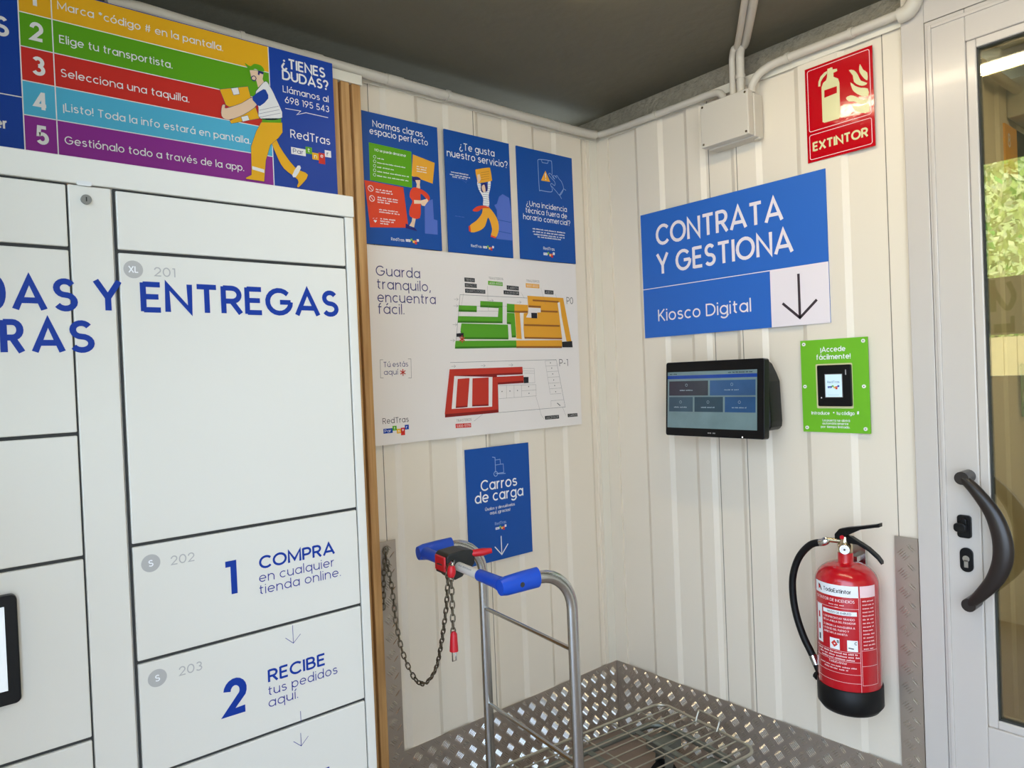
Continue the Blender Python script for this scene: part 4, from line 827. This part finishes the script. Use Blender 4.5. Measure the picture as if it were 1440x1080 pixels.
# ================================================================== FIRE EXTINGUISHER
XC = (-.098, -1.022); XR = .087
xt = thing('fire_extinguisher', 'red powder fire extinguisher with black base and hose, hanging on the right wall', 'fire extinguisher', (XC[0], XC[1], .466))
b0 = .466
mb = MB(); prof = [(XR - .004, .06), (XR, .072), (XR, .375)] + [(.022 + (XR - .022) * math.cos(a), .375 + .058 * math.sin(a)) for a in [PI / 2 * k / 8 for k in range(1, 9)]] + [(.0215, .437), (.0215, .462)]
mb.lathe((XC[0], XC[1], b0), prof, REDX, 56); body = mb.build('cylinder', xt)
mb = MB(); mb.lathe((XC[0], XC[1], b0), [(.03, .012), (.06, .0), (XR - .008, .004), (XR + .0035, .02), (XR + .0035, .078), (XR + .001, .08), (XR - .003, .08)], RUB, 56); mb.build('base', xt)
mb = MB(); mb.lathe((XC[0], XC[1], b0), [(.019, .46), (.021, .464), (.021, .485), (.016, .489), (.013, .5), (.013, .51)], BRASS, 28); mb.tube([(XC[0], XC[1], b0 + .494), (XC[0] - .012, XC[1] + .052, b0 + .494)], .0075, BRASS, 14); vb = mb.build('valve', xt)
gd = V((-.9, -.35, 0)).normalized()
mb = MB(); gc = V((XC[0], XC[1], b0 + .475)) + gd * .018; mb.disc3(gc, gd, .0135, .008, CHROME, 24); mb.disc3(gc + gd * .0075, gd, .011, .001, Wt, 24); mb.disc3(gc + gd * .0084, gd, .003, .001, GAP, 10); mb.build('pressure_gauge', vb)
# levers
LY = V((0, -1, 0)); o_ = V((XC[0], XC[1], b0))
def lever(pts, th0, wd, name):
    mb = MB(); vs = []; 
    for (a, z, t) in pts:
        for sx_ in (-wd / 2, wd / 2):
            vs += [o_ + V((sx_, -a, z - t / 2)), o_ + V((sx_, -a, z + t / 2))]
    fs = []
    for i in range(len(pts) - 1):
        k = i * 4; fs += [(k, k + 4, k + 5, k + 1), (k + 2, k + 3, k + 7, k + 6), (k + 1, k + 5, k + 7, k + 3), (k, k + 2, k + 6, k + 4)]
    k = (len(pts) - 1) * 4; fs += [(0, 1, 3, 2), (k, k + 2, k + 3, k + 1)]
    mb.add(vs, fs, BLK); return mb.build(name, xt, .002)
lever([(-.026, .505, .018), (-.012, .516, .03), (.01, .526, .024), (.05, .542, .01), (.092, .553, .009), (.105, .557, .012)], 0, .022, 'squeeze_lever')
lever([(.004, .502, .022), (.022, .502, .02), (.04, .497, .011), (.07, .482, .01), (.095, .462, .01), (.106, .448, .009)], 0, .02, 'carry_handle')
mb = MB(); mb.disc3(o_ + V((-.011, .002, .508)), (-1, 0, 0), .006, .004, REDP, 14); mb.disc3(o_ + V((-.009, .002, .53)), (0, 0, -1), .002, .03, REDP, 8); mb.build('safety_pin', xt)
# hose on the left side
HX = -.115
hs = [o_ + V((-.012, .05, .494)), onx(1158, 762, HX), onx(1140, 766, HX), onx(1124, 783, HX), onx(1115.5, 808, HX), onx(1115, 835, HX), onx(1120, 865, HX), onx(1130, 895, HX), onx(1141, 918, HX), onx(1147, 932, HX)]
hp = smooth([tuple(p) for p in hs], 6)
mb = MB(); mb.tube(hp[3:], .0108, RUB, 14); hz = mb.build('hose', xt)
mb = MB(); mb.tube(hp[1:9], .0122, CHROME, 16); e_ = V(hp[-1]); d_ = (e_ - V(hp[-5])).normalized(); mb.tube([e_ - d_ * .024, e_ + d_ * .004], .0123, CHROME, 16); mb.build('ferrule', hz)
mb = MB(); e2 = e_ + d_ * .036; mb.tube([e_ + d_ * .002, e2], .0105, RUB, 14); en = V((XC[0] - .02, XC[1] + XR - .003, e2.z - .004)); mb.tube([e2 + V((0, .012, 0)), en], .0155, RUB, 12); mb.build('nozzle', hz)
# printed label
FCy = Cyl(XC, XR, math.radians(191)); zL = lambda y: b0 + (993 - 8 - y) * .00218
mb = MB(); LR = P['lbl']; h0 = .0005
uL, uR, uX0, uX1 = -.083, .052, .056, .108
mb.grid(FCy, uL, uR, b0 + .352, b0 + .385, Wt, h0, 14); mb.grid(FCy, uX0, uX1, b0 + .352, b0 + .385, P['pinkwhite'], h0, 6)
text(mb, FCy, 'TodoExtintor', -.047, b0 + .3625, .0115, P['ink'], .0009, .08, .11)
mb.poly(FCy, [FCv for FCv in ((-.068, b0 + .378), (-.06, b0 + .376), (-.052, b0 + .36), (-.056, b0 + .36))], P['ink'], .0009); mb.poly(FCy, [(-.068, b0 + .376), (-.066, b0 + .362), (-.058, b0 + .368)], P['red'], .0009)
text(mb, FCy, 'EXTINTOR DE INCENDIOS', -.077, b0 + .336, .0082, P['pinkwhite'], h0, .118, .1); greek(mb, FCy, -.03, b0 + .326, .045, .004, P['pinkwhite'], h0); greek(mb, FCy, -.012, b0 + .319, .014, .004, P['pinkwhite'], h0)
mb.grid(FCy, -.05, .046, b0 + .299, b0 + .311, Wt, h0, 8); text(mb, FCy, 'MODO DE EMPLEO', -.035, b0 + .302, .006, P['ink'], .0009, .066, .1)
for i, s in enumerate(('1. DESPRECINTAR TIRANDO', 'DE LA ANILLA DEL PASADOR', '2. DIRIGIR LA MANGUERA A', 'LA BASE DEL FUEGO Y', 'APRETAR LA MANETA')): text(mb, FCy, s, -.05, b0 + .286 - .0105 * i - (.003 if i > 1 else 0), .0055, P['pinkwhite'], h0, (.09, .092, .09, .074, .07)[i], .12)
mb.grid(FCy, -.078, -.055, b0 + .205, b0 + .318, Wt, h0, 4)
for z in (.285, .25, .22): mb.poly(FCy, [(-.071, b0 + z - .008), (-.064, b0 + z - .008), (-.064, b0 + z + .01), (-.071, b0 + z + .01)], P['xred'] if z > .24 else P['ink'], .0009)
for x in (-.03, .018): mb.grid(FCy, x, x + .028, b0 + .197, b0 + .229, Wt, h0, 4)
mb.poly(FCy, [(-.026, b0 + .214), (-.016, b0 + .224), (-.007, b0 + .212), (-.017, b0 + .203)], P['red'], .0009); text(mb, FCy, 'B', -.009, b0 + .217, .008, P['ink'], .0010, .006, .15); text(mb, FCy, 'C', .037, b0 + .217, .008, P['ink'], .0010, .007, .15); mb.line(FCy, [(.021, b0 + .207), (.035, b0 + .205)], .003, P['ink'], .0009)
for i, wd in enumerate((.118, .12, .1)): greek(mb, FCy, -.074 + (.006 * i), b0 + .186 - .0085 * i, wd, .006, P['pinkwhite'], h0)
text(mb, FCy, 'TodoExtintor', -.036, b0 + .157, .0068, P['pinkwhite'], h0, .052, .1)
for i in range(2): greek(mb, FCy, -.07 + .018 * i, b0 + .147 - .008 * i, .115 - .045 * i, .0048, P['pinkwhite'], h0)
for z in (.319, .194, .166, .13, .105, .075): mb.line(FCy, [(uL + (uR - uL) * k / 14, b0 + z) for k in range(15)], .0009, P['pinkwhite'], h0)
for u in (uL, uR): mb.line(FCy, [(u, b0 + .352), (u, b0 + .075)], .0009, P['pinkwhite'], h0)
for z in (.2, .155, .1): mb.line(FCy, [(uX0 + (uX1 - uX0) * k / 6, b0 + z) for k in range(7)], .0009, P['pinkwhite'], h0)
for u in (uX0, uX1): mb.line(FCy, [(u, b0 + .352), (u, b0 + .1)], .0009, P['pinkwhite'], h0)
for i in range(14): greek(mb, FCy, uX0 + .006, b0 + .34 - .0105 * i, .038, .005, P['pinkwhite'], h0)
mb.build('label', body)
mb = MB(); mb.box((-.012, XC[1] - .02, b0 + .3), (-.0002, XC[1] + .02, b0 + .47), STEEL); mb.box((-.05, XC[1] - .012, b0 + .425), (-.006, XC[1] + .012, b0 + .44), STEEL); mb.build('wall_bracket', xt)

# ================================================================== ELECTRICS
def conduit(name, pts, r, label, clips=(), sockets=()):
    t = thing(name, label, 'conduit', pts[0])
    mb = MB(); mb.tube(pts, r, PVC, 14); mb.build('pipe', t)
    for c, ax, n in clips:
        mb = MB(); c = V(c); ax = V(ax).normalized(); mb.tube([c - ax * .006, c + ax * .006], r + .003, PVC, 14); nn_ = V(n)
        mb.tube([c + nn_ * (r * .5), c + nn_ * (r + .012)], .006, PVC, 8); mb.build('clip', t)
    for c, ax in sockets:
        mb = MB(); c = V(c); ax = V(ax).normalized(); mb.tube([c - ax * .03, c + ax * .03], r + .0018, PVC, 14); mb.build('coupling', t)
    return t
ZC = 2.456
left = smooth([(-1.80, -.05, 2.45), (-1.765, -.05, ZC - .001), (-1.72, -.05, ZC + .003), (-1.6, -.05, ZC), (-1.3, -.04, ZC), (-1.0, -.035, ZC), (-.7, -.033, ZC), (-.4, -.032, ZC), (-.2, -.032, ZC), (-.09, -.034, ZC), (-.045, -.04, ZC)], 5)
conduit('cable_conduit', left, .0165, 'grey plastic conduit along the top of the back wall above the posters', [((-.77, -.034, ZC), (1, 0, 0), (0, 1, 0)), ((-1.47, -.045, ZC), (1, 0, 0), (0, 1, 0))], [((-.98, -.035, ZC), (1, 0, 0)), ((-1.26, -.039, ZC), (1, 0, 0)), ((-.22, -.032, ZC), (1, 0, 0))])
rightc = smooth([(-.037, -.048, ZC), (-.028, -.085, ZC), (-.026, -.16, ZC - .002), (-.026, -.3, ZC - .004), (-.027, -.47, ZC - .006), (-.03, -.57, ZC - .008), (-.036, -.615, ZC - .02), (-.04, -.635, ZC - .052)], 5)
conduit('cable_conduit', rightc, .0125, 'thin grey conduit running from the corner into the left of the junction box', [((-.026, -.33, ZC - .004), (0, 1, 0), (1, 0, 0))])
RD = ray(965, 519); RD.z = 0; RD.normalize()
for x, r, yv, lb in ((1028, .0105, -.672, 'thinner of the two upright conduits rising from the junction box to the ceiling'), (1040, .0135, -.702, 'thicker upright conduit bending to the ceiling above the junction box')):
    conduit('cable_conduit', smooth([(-.045, yv, 2.395), (-.045, yv, 2.44), (-.047, yv - .002, 2.5), (-.052, yv - .006, 2.53), (-.07, yv - .025, 2.549), (-.10, yv - .06, 2.5505), (-.10 - .5 * RD.x, yv - .06 - .5 * RD.y, 2.5505), (-.10 - .78 * RD.x, yv - .06 - .78 * RD.y, 2.5505)], 5), r, lb, [((-.046, yv, 2.46), (0, 0, 1), (1, 0, 0))] if r > .012 else [])
rr_ = smooth([(-.042, -.738, 2.395), (-.042, -.742, 2.42), (-.038, -.762, 2.447), (-.032, -.80, 2.464), (-.026, -.86, 2.47), (-.024, -1.0, 2.47), (-.024, -1.12, 2.47), (-.024, -1.2, 2.47)], 5)
conduit('cable_conduit', rr_, .0135, 'grey conduit running right from the junction box towards the door frame', [((-.026, -.86, 2.47), (0, 1, 0), (1, 0, 0)), ((-.024, -1.06, 2.47), (0, 1, 0), (1, 0, 0))])
conduit('conduit_elbow', smooth([(-.03, -1.196, 2.462), (-.03, -1.222, 2.466), (-.03, -1.238, 2.49), (-.03, -1.243, 2.53), (-.03, -1.243, 2.564)], 5), .022, 'wide grey conduit elbow above the top left corner of the door frame')
jb = thing('junction_box', 'grey plastic junction box where the conduits meet, high on the right wall', 'box', (0, -.65, 2.25))
mb = MB(); mb.prism(FZ, rrect(.572, .752, 2.248, 2.392, .004), .0002, .05, PVC); mb.build('body', jb, .003)
mb = MB(); mb.prism(FZ, rrect(.564, .748, 2.252, 2.4, .004), .05, .082, PVC); ld_ = mb.build('lid', jb, .004, 3)
for u, v in ((.738, 2.262), (.738, 2.39), (.574, 2.262), (.574, 2.39)):
    mb = MB(); mb.disc3((-.0815, -u, v), (-1, 0, 0), .004, .001, BRASS, 12); mb.build('screw', ld_)
mb = MB(); mb.disc3((-.02, -.742, 2.244), (0, 0, 1), .012, .006, PVC, 14); mb.build('knockout', jb)
# tube lamp on the ceiling (just above the frame), with its own light
tl = thing('ceiling_tube_light', 'long tube light fitting on the ceiling, seen reflected in the door glass', 'lamp', (-.8, -1.5, CZ))
mb = MB(); mb.box((-.84, -2.15, CZ - .025), (-.76, -.60, CZ), DOORM); mb.build('fitting', tl, .003)
lm = bpy.data.materials.new('tube_glow'); lm.use_nodes = True; n = lm.node_tree; b = n.nodes['Principled BSDF']
b.inputs['Emission Color'].default_value = (1, .84, .58, 1); b.inputs['Emission Strength'].default_value = TUBE; b.inputs['Base Color'].default_value = (.9, .9, .85, 1)
no = n.nodes.new('ShaderNodeTexNoise'); no.inputs['Scale'].default_value = 3; rp = n.nodes.new('ShaderNodeMapRange'); rp.inputs[3].default_value = .3; rp.inputs[4].default_value = .4; n.links.new(no.outputs['Fac'], rp.inputs[0]); n.links.new(rp.outputs[0], b.inputs['Roughness'])
mb = MB(); mb.box((-.825, -2.1, CZ - .045), (-.775, -.64, CZ - .0252), lm); mb.build('tube', tl)

# ================================================================== TROLLEY
yaw = -.109; CO = V((-.879, -.457, 0)); cx_ = V((math.cos(yaw), math.sin(yaw), 0)); cy_ = V((-math.sin(yaw), math.cos(yaw), 0))
def K(a, b, z): return CO + cx_ * a + cy_ * b + V((0, 0, z))
ct = thing('cargo_trolley', 'steel cargo trolley with blue handle grips and a wire deck, in the corner', 'trolley', tuple(CO))
WH = .225; HZ = .978; HE = .2025; TR = .0165; DZ = .255; DL = .74; DW = .215
for sg in (1, -1):
    path = [K(-HE + .03, sg * WH, HZ), K(-.11, sg * WH, HZ + .002)]
    rb = .1
    for k in range(0, 9):
        a = PI / 2 - PI / 2 * k / 8; path.append(K(-rb + rb * math.cos(a), sg * WH, HZ + .002 - rb + rb * math.sin(a)))
    path += [K(0, sg * WH, .6), K(0, sg * WH, .18)]
    mb = MB(); mb.tube(path, TR, STEEL, 20, ry=.0115, up=tuple(cy_)); mb.build('leg', ct)
for z in (.768, .466):
    mb = MB(); mb.tube([K(0, WH - .01, z), K(0, -WH + .01, z)], .0062, STEEL, 12); mb.build('crossbar', ct)
mb = MB(); mb.tube([K(-HE, WH, HZ), K(-HE, -WH, HZ)], .0125, mat('handle_white', (225, 222, 214), .35), 16); hb = mb.build('handlebar', ct)
# grey print on the bar
for sg in (1, -1):
    mb = MB()
    mb.tube([K(-HE, sg * (WH - .125), HZ), K(-HE, sg * (WH - .04), HZ), K(-HE, sg * (WH - .018), HZ - .001)], [.0155, .0165, .019], BLUEG, 16)
    a = [K(-HE - .018, sg * WH, HZ - .001), K(-HE + .0, sg * WH, HZ), K(-HE + .05, sg * WH, HZ + .002), K(-HE + .095, sg * WH, HZ + .003)]
    mb.tube(smooth([tuple(p) for p in a], 4), .0185, BLUEG, 18, ry=.0235, up=(0, 0, 1)) if False else mb.tube(a, [.017, .0195, .0195, .0175], BLUEG, 18, ry=[.02, .024, .0255, .026], up=(0, 0, 1))
    gpart = mb.build('grip', ct, .0)
    mb = MB(); c_ = K(-HE + .036, sg * (WH + .0185), HZ); mb.disc3(c_, cy_ * sg, .0062, .002, GAP, 16); mb.build('bolt', gpart)
# coin lock
mb = MB()
class Loc:
    def p(s, u, v, h=0): return K(-HE + u, .045 + h, HZ + v)
lo = [(-.036, -.02), (-.036, .03), (-.028, .038), (.02, .042), (.045, .038), (.052, .03), (.052, .0), (.04, -.012), (.02, -.018), (.012, -.03), (-.012, -.036), (-.02, -.03), (-.022, -.02)]
mb.prism(Loc(), lo, -.034, .034, BLKM); ck_ = mb.build('coin_lock', ct, .003)
mb = MB(); c_ = K(-HE - .036, .045, HZ); mb.add([K(-HE - .0365, .045 + b, HZ + z) for b, z in ((-.028, -.012), (.028, -.012), (.028, .03), (-.028, .03))] + [K(-HE - .041, .045 + b, HZ + z) for b, z in ((-.026, -.010), (.026, -.010), (.026, .028), (-.026, .028))], [(4, 5, 6, 7), (0, 1, 5, 4), (1, 2, 6, 5), (2, 3, 7, 6), (3, 0, 4, 7)], REDP)
mb.box(K(-HE - .0415, .03, HZ + .006), K(-HE - .0405, .055, HZ + .009), GAP); mb.build('coin_slot', ck_)
mb = MB(); mb.tube([K(-HE + .048, .02, HZ + .026), K(-HE + .075, .005, HZ + .028), K(-HE + .098, -.005, HZ + .03)], [.010, .011, .007], REDP, 12); mb.build('key', ck_)
mb = MB(); fw_ = Loc()
class BarF:
    def p(s, u, v, h=0):
        R_ = .0126 + h; a = v / .0125; return K(-HE - R_ * math.cos(a + .75), -.0 - u, HZ + R_ * math.sin(a + .75))
greek(mb, BarF(), .005, -.002, .075, .006, P['grey'], .0002); mb.build('print', hb)
# deck
mb = MB(); rim = [K(x, y, DZ) for x, y in rrect(-.02, DL, -DW, DW, .05, 6)]; mb.tube(rim, .0052, WIRE, 10, closed=True); mb.build('deck_rim', ct)
mb = MB()
for i in range(9):
    y = -DW + 2 * DW * (i + 1) / 10; mb.tube([K(-.02, y, DZ - .004), K(DL - .0, y, DZ - .004)], .0026, WIRE, 8)
for x in (.08, .22, .36, .50, .64): mb.tube([K(x, -DW, DZ - .009), K(x, DW, DZ - .009)], .0026, WIRE, 8)
mb.build('deck_wires', ct)
mb = MB(); rim2 = [K(x, y, DZ - .045) for x, y in rrect(0, DL - .05, -DW + .03, DW - .03, .06, 6)]; mb.tube(rim2, .011, GALV, 12, closed=True)
for x in (.12, .36, .58): mb.tube([K(x, -DW + .03, DZ - .045), K(x, DW - .03, DZ - .045)], .012, GALV, 10, ry=.005)
for y in (WH - .012, -WH + .012): mb.tube([K(0, y, DZ - .045), K(.1, y * .85, DZ - .045)], .01, GALV, 10)
mb.build('chassis', ct)
mb = MB(); fl = smooth([tuple(K(DL, -.02, DZ)), tuple(K(DL + .015, -.02, DZ + .028)), tuple(K(DL + .02, -.03, DZ + .032)), tuple(K(DL + .02, -.10, DZ + .032)), tuple(K(DL + .015, -.112, DZ + .028)), tuple(K(DL, -.112, DZ))], 4)
fl = [V(p) + V((-.002, .06, 0)) for p in fl]; mb.tube(fl, .004, WIRE, 8); mb.build('front_hoop', ct)
for x, y in ((.62, .1), (.62, -.12), (.06, .15), (.06, -.15)):
    mb = MB(); c_ = K(x, y, .0625)
    mb.tube([c_ - cy_ * .014, c_ + cy_ * .014], .0615, RUB, 28); whl = mb.build('wheel', ct)
    mb = MB(); mb.tube([c_ - cy_ * .0155, c_ + cy_ * .0155], .04, GALV, 24); mb.tube([c_ - cy_ * .024, c_ + cy_ * .024], .009, STEEL, 14); mb.build('hub', whl)
    mb = MB()
    for s in (1, -1):
        a = [c_ + cy_ * (s * .021) + cx_ * dx + V((0, 0, z)) for dx, z in ((-.012, -.01), (.012, -.01), (.05, .11), (-.005, .11))]; b = [p + cy_ * (s * .003) for p in a]
        mb.add(a + b, [(0, 1, 2, 3), (4, 7, 6, 5), (0, 4, 5, 1), (1, 5, 6, 2), (2, 6, 7, 3), (3, 7, 4, 0)], GALV)
    mb.box(c_ + V((-.035, -.04, .106)), c_ + V((.06, .04, .135)), GALV); mb.build('fork', ct)

# ------------------------------------------------------------------ chain between wall strip and trolley lock
LKP = K(-HE - .033, .045, HZ - .03)
def links(mb, pts, pitch=.018, r=.0022):
    pts = [V(p) for p in pts]; acc = []; dist = 0; target = 0
    for a, b in zip(pts, pts[1:]):
        L = (b - a).length
        while target <= dist + L: acc.append((a.lerp(b, (target - dist) / L), (b - a).normalized())); target += pitch
        dist += L
    for i, (c, t) in enumerate(acc):
        a = t.cross(V((.3, 1, .1)) if abs(t.z) > .3 else V((0, 0, 1))).normalized(); b = t.cross(a)
        if i % 2: a = b
        else: a = (a + b * .25).normalized()
        lp = []; Lh = pitch * .62; wd = .006
        for k in range(10):
            an = 2 * PI * k / 10; ct_, st = math.cos(an), math.sin(an)
            lp.append(c + t * (Lh * (abs(ct_) ** .8) * (1 if ct_ > 0 else -1)) + a * (wd * (abs(st) ** .8) * (1 if st > 0 else -1)))
        mb.tube(lp, r, CHAINM, 6, closed=True)
chn = thing('security_chain', 'steel link chain looping from the tread plate strip to the trolley coin lock, red plugs', 'chain', (-1.065, -.01, .97))
qh = crop(540, 740, 4.5)
st_ = V((-1.066, -.012, .972)); dp = .36
pts = []
A0 = st_; XL = K(-HE - .052, .045, 0).x; A1 = onx(*qh(405, 250), XL); TY = onx(*qh(428, 300), XL).y;  img = [(8, 160), (30, 280), (55, 430), (75, 600), (110, 770), (150, 880), (200, 970), (250, 997), (300, 955), (335, 880), (360, 760), (378, 640), (395, 500), (402, 380), (405, 250)]
for i, (x, y) in enumerate(img):
    t = i / (len(img) - 1); t2 = t * t * (3 - 2 * t)
    n_pl = (A0.lerp(A1, t2)); dr = ray(*qh(x, y)); pts.append(CAM + dr * ((n_pl.y - CAM.y) / dr.y))
mb = MB(); links(mb, smooth([tuple(p) for p in pts], 4))
tail = [ony(*qh(425, 325), TY), ony(*qh(432, 500), TY), ony(*qh(438, 668), TY)]; links(mb, tail)
short = [ony(*qh(14, 150), -.012), ony(*qh(2, 260), -.01), ony(*qh(-2, 420), -.008), ony(*qh(-4, 520), -.007)]
links(mb, [V(p) for p in short]); mb.build('links', chn)
mb = MB(); a = ony(*qh(441, 666), TY); b = ony(*qh(443, 790), TY); mb.tube([a, a.lerp(b, .12), a.lerp(b, .9), b], [.0055, .009, .0115, .0118], REDP, 14); pl = mb.build('plug', chn)
mb = MB(); c_ = b; d_ = V((0, 0, -.03)); lp = [c_ + V((-.0055, 0, .004)), c_ + V((-.0055, 0, -.026)), c_ + V((.0055, 0, -.026)), c_ + V((.0055, 0, .004))]; mb.tube(lp, .0018, STEEL, 6); mb.build('tongue', pl)
mb = MB(); a = ony(*qh(428, 250), TY); b = ony(*qh(425, 322), TY); mb.tube([a, a.lerp(b, .3), a.lerp(b, .7), b], [.008, .0115, .0115, .008], REDP, 14); pl2 = mb.build('plug', chn)
mb = MB(); mb.tube([a + V((0, 0, -.004)), a + V((.006, 0, .012)), K(-HE - .034, .03, HZ - .006)], .0045, CHROME, 10); mb.build('tongue', pl2)

# ================================================================== BEYOND THE DOOR GLASS
FX = Frame((0, -1.2, 0), (1, 0, 0), (0, -1, 0))
m2 = ribbed(FX, .075, 2.6, 0, 2.5, [(.3, .42), (.55, .67), (.8, .92), (1.05, 1.17), (1.3, 1.42)]); struct(m2.build('wall_lobby'))
box1('wall_lobby_end', (2.6, -3.3, 0), (2.66, -1.15, 2.565), PANEL); box1('floor_lobby', (.121, -3.3, -.08), (2.66, -1.15, 0), TILE); box1('ceiling_lobby', (.121, -3.3, 2.565), (2.66, -1.1, 2.64), CEIL)
mb = MB(); mb.box((0.0, -3.3, 0), (.06, -2.4, 2.565), PANEL); struct(mb.build('wall_front_right')); box1('wall_lobby_front', (.06, -3.36, 0), (2.66, -3.3, 2.565), PANEL)
mb = MB(); mb.box((0.0, -2.4, 2.49), (.05, -1.19, 2.565), PANEL); struct(mb.build('trim_9'))
cn = [(x, -1.235, 2.45) for x in (.1, .4, .7, .897)]
t = thing('lobby_conduit', 'conduit along the panel wall seen through the door glass', 'conduit', (.1, -1.22, 2.45)); mb = MB(); mb.tube(cn, .016, PVC, 12); mb.build('pipe', t)
t = thing('lobby_junction_box', 'junction box on the panel wall seen through the door glass', 'box', (.95, -1.2, 2.4)); mb = MB(); mb.box((.9, -1.265, 2.36), (1.2, -1.2005, 2.5), PVC); mb.build('body', t, .006)
FXs = Frame((0, -1.206, 0), (1, 0, 0), (0, -1, 0))
t = thing('orange_sign', 'orange and black sign on the wall seen through the door glass', 'sign', (1.05, -1.206, 2.2))
qs = crop(1370, 30, 4.91); a = FXs.uv(*qs(210, 700)); b = FXs.uv(*qs(292, 740)); c_ = FXs.uv(*qs(215, 930)); 
mb = MB(); mb.fbox(FXs, a[0], b[0], c_[1] - .06, a[1], -.006, 0, P['orange']); mb.fbox(FXs, b[0], b[0] + .28, c_[1] - .06, a[1], -.006, 0, P['ink']); mb.build('panel', t)
mb = MB(); text(mb, FXs, '8', a[0] + .03, (a[1] + c_[1]) / 2 - .02, .05, Wt, .0006, .03, .1); mb.build('lettering', t)
t = thing('green_sign', 'small green sign on the wall seen through the door glass', 'sign', (.98, -1.206, 1.35)); mb = MB(); mb.fbox(FXs, .96, 1.2, 1.26, 1.46, -.006, 0, mat('print_darkgreen', (70, 130, 70), .4)); mb.build('panel', t, .003)
mb = MB(); mb.box((.5, -2.6, 2.53), (.6, -1.5, 2.5645), DOORM); tt = mb.build('lobby_fill_fitting'); tag(tt, 'added lamp fitting that lights the lobby beyond the door glass', 'lamp')
bl_ = bpy.data.lights.new('lobby_fill_light', 'AREA'); bl_.shape = 'RECTANGLE'; bl_.size = .09; bl_.size_y = 1.0; bl_.energy = BACKROOM; bl_.color = (1, .86, .62)  # fill light, added with its fitting to brighten the lobby wall
bo = bpy.data.objects.new('lobby_fill_light', bl_); COL.objects.link(bo); bo.location = (.55, -2.05, 2.525)

# printed band reads backwards in the reflection
mb = MB(); GRN = mat('print_bandgreen', (22, 96, 46), .5)
FWn = Frame((LX - .022, 0, 0), (0, 1, 0), (1, 0, 0))
mb.line(FWn, [(-.70, 1.92), (-.70, 1.74)], .03, GRN, .0004)
mb.line(FWn, smooth([(-.775, 1.90), (-.80, 1.82), (-.775, 1.755), (-.745, 1.78), (-.70, 1.88)], 5), .026, GRN, .0004)
mb.line(FWn, [(-.70, 1.645), (-.80, 1.645)], .05, GRN, .0004); mb.line(FWn, [(-.79, 1.71), (-.79, 1.62)], .02, GRN, .0004)
mb.build('band_print', win)

# ================================================================== OUTSIDE THE ENTRANCE
GRD = mat('paving_pale', (186, 182, 172), .8, var=.1, scale=2)
o = box1('floor_outside', (-16, -14, -.12), (LX - .1, 6, -.02), GRD); o = box1('floor_porch', (LX - .1, -14, -.12), (4, -3.5, -.02), GRD)
box1('wall_outside_panel', (LX - .02, -.60, 0), (LX, .0, CZ), PANEL)
t = thing('wooden_fence', 'vertical board timber fence outside, seen reflected in the door glass', 'fence', (-8, 0, 0))
FWOOD = mat('fence_pine', (214, 184, 132), .7, var=.15, scale=6)
mb = MB(); y = -.9
while y < 7: mb.box((-8.05, y, .0), (-8.02, y + .135, 1.72), FWOOD); y += .14
mb.build('boards', t); mb = MB(); mb.box((-8.09, -.9, .4), (-8.05, 7, .5), FWOOD); mb.box((-8.09, -.9, 1.3), (-8.05, 7, 1.4), FWOOD); mb.build('rails', t)
LEAF = [mat('leaf_a', (186, 196, 104), .6, var=.3, scale=5), mat('leaf_b', (110, 164, 56), .6, var=.3, scale=5), mat('leaf_c', (216, 212, 150), .6, var=.3, scale=5)]
for k, (x, y, r, z, lb) in enumerate(((-10.4, 1.6, 2.3, 3.0, 'pale green leafy bush left of the reflection in the door glass'), (-10.8, 6.6, 2.3, 3.0, 'pale green leafy bush right of the reflection in the door glass'))):
    t = thing('bush', lb, 'bush', (x, y, 0), 'bushes behind the wooden fence')
    mb = MB(); mb.tube([(x, y, 0), (x, y, 2.2)], .1, mat('bark', (96, 78, 58), .9), 8); mb.build('trunk', t)
    mb = MB()
    for i in range(9500):
        dv = V((random.gauss(0, 1), random.gauss(0, 1), random.gauss(0, 1))).normalized() * (random.uniform(.3, 1) ** .4)
        c_ = V((x + dv.x * r, y + dv.y * r, z + dv.z * r * 1.05))
        a = V((random.gauss(0, 1), random.gauss(0, 1), random.gauss(0, 1))).normalized(); b = a.cross(V((random.gauss(0, 1), random.gauss(0, 1), 1))).normalized(); s_ = random.uniform(.05, .11)
        mb.add([c_ - a * s_, c_ + b * s_ * .5, c_ + a * s_, c_ - b * s_ * .5], [(0, 1, 2, 3)], LEAF[(k * 2 + (2 if random.random() < .45 else 0) + (1 if random.random() < .2 else 0)) % 3])
    mb.build('foliage', t)

# grassy bank rising behind the bushes
mb = MB(); BK = mat('bank_grass', (186, 190, 120), .9, var=.35, scale=1.2, bump=.8, bscale=3)
mb.add([(-13.2, -.5, 0), (-13.2, 14, 0), (-19, 14, 9), (-19, -.5, 9), (-24, 14, 0), (-24, -.5, 0)], [(0, 3, 2, 1), (3, 5, 4, 2), (0, 5, 3), (1, 2, 4), (0, 1, 4, 5)], BK)
struct(mb.build('ground_bank'))
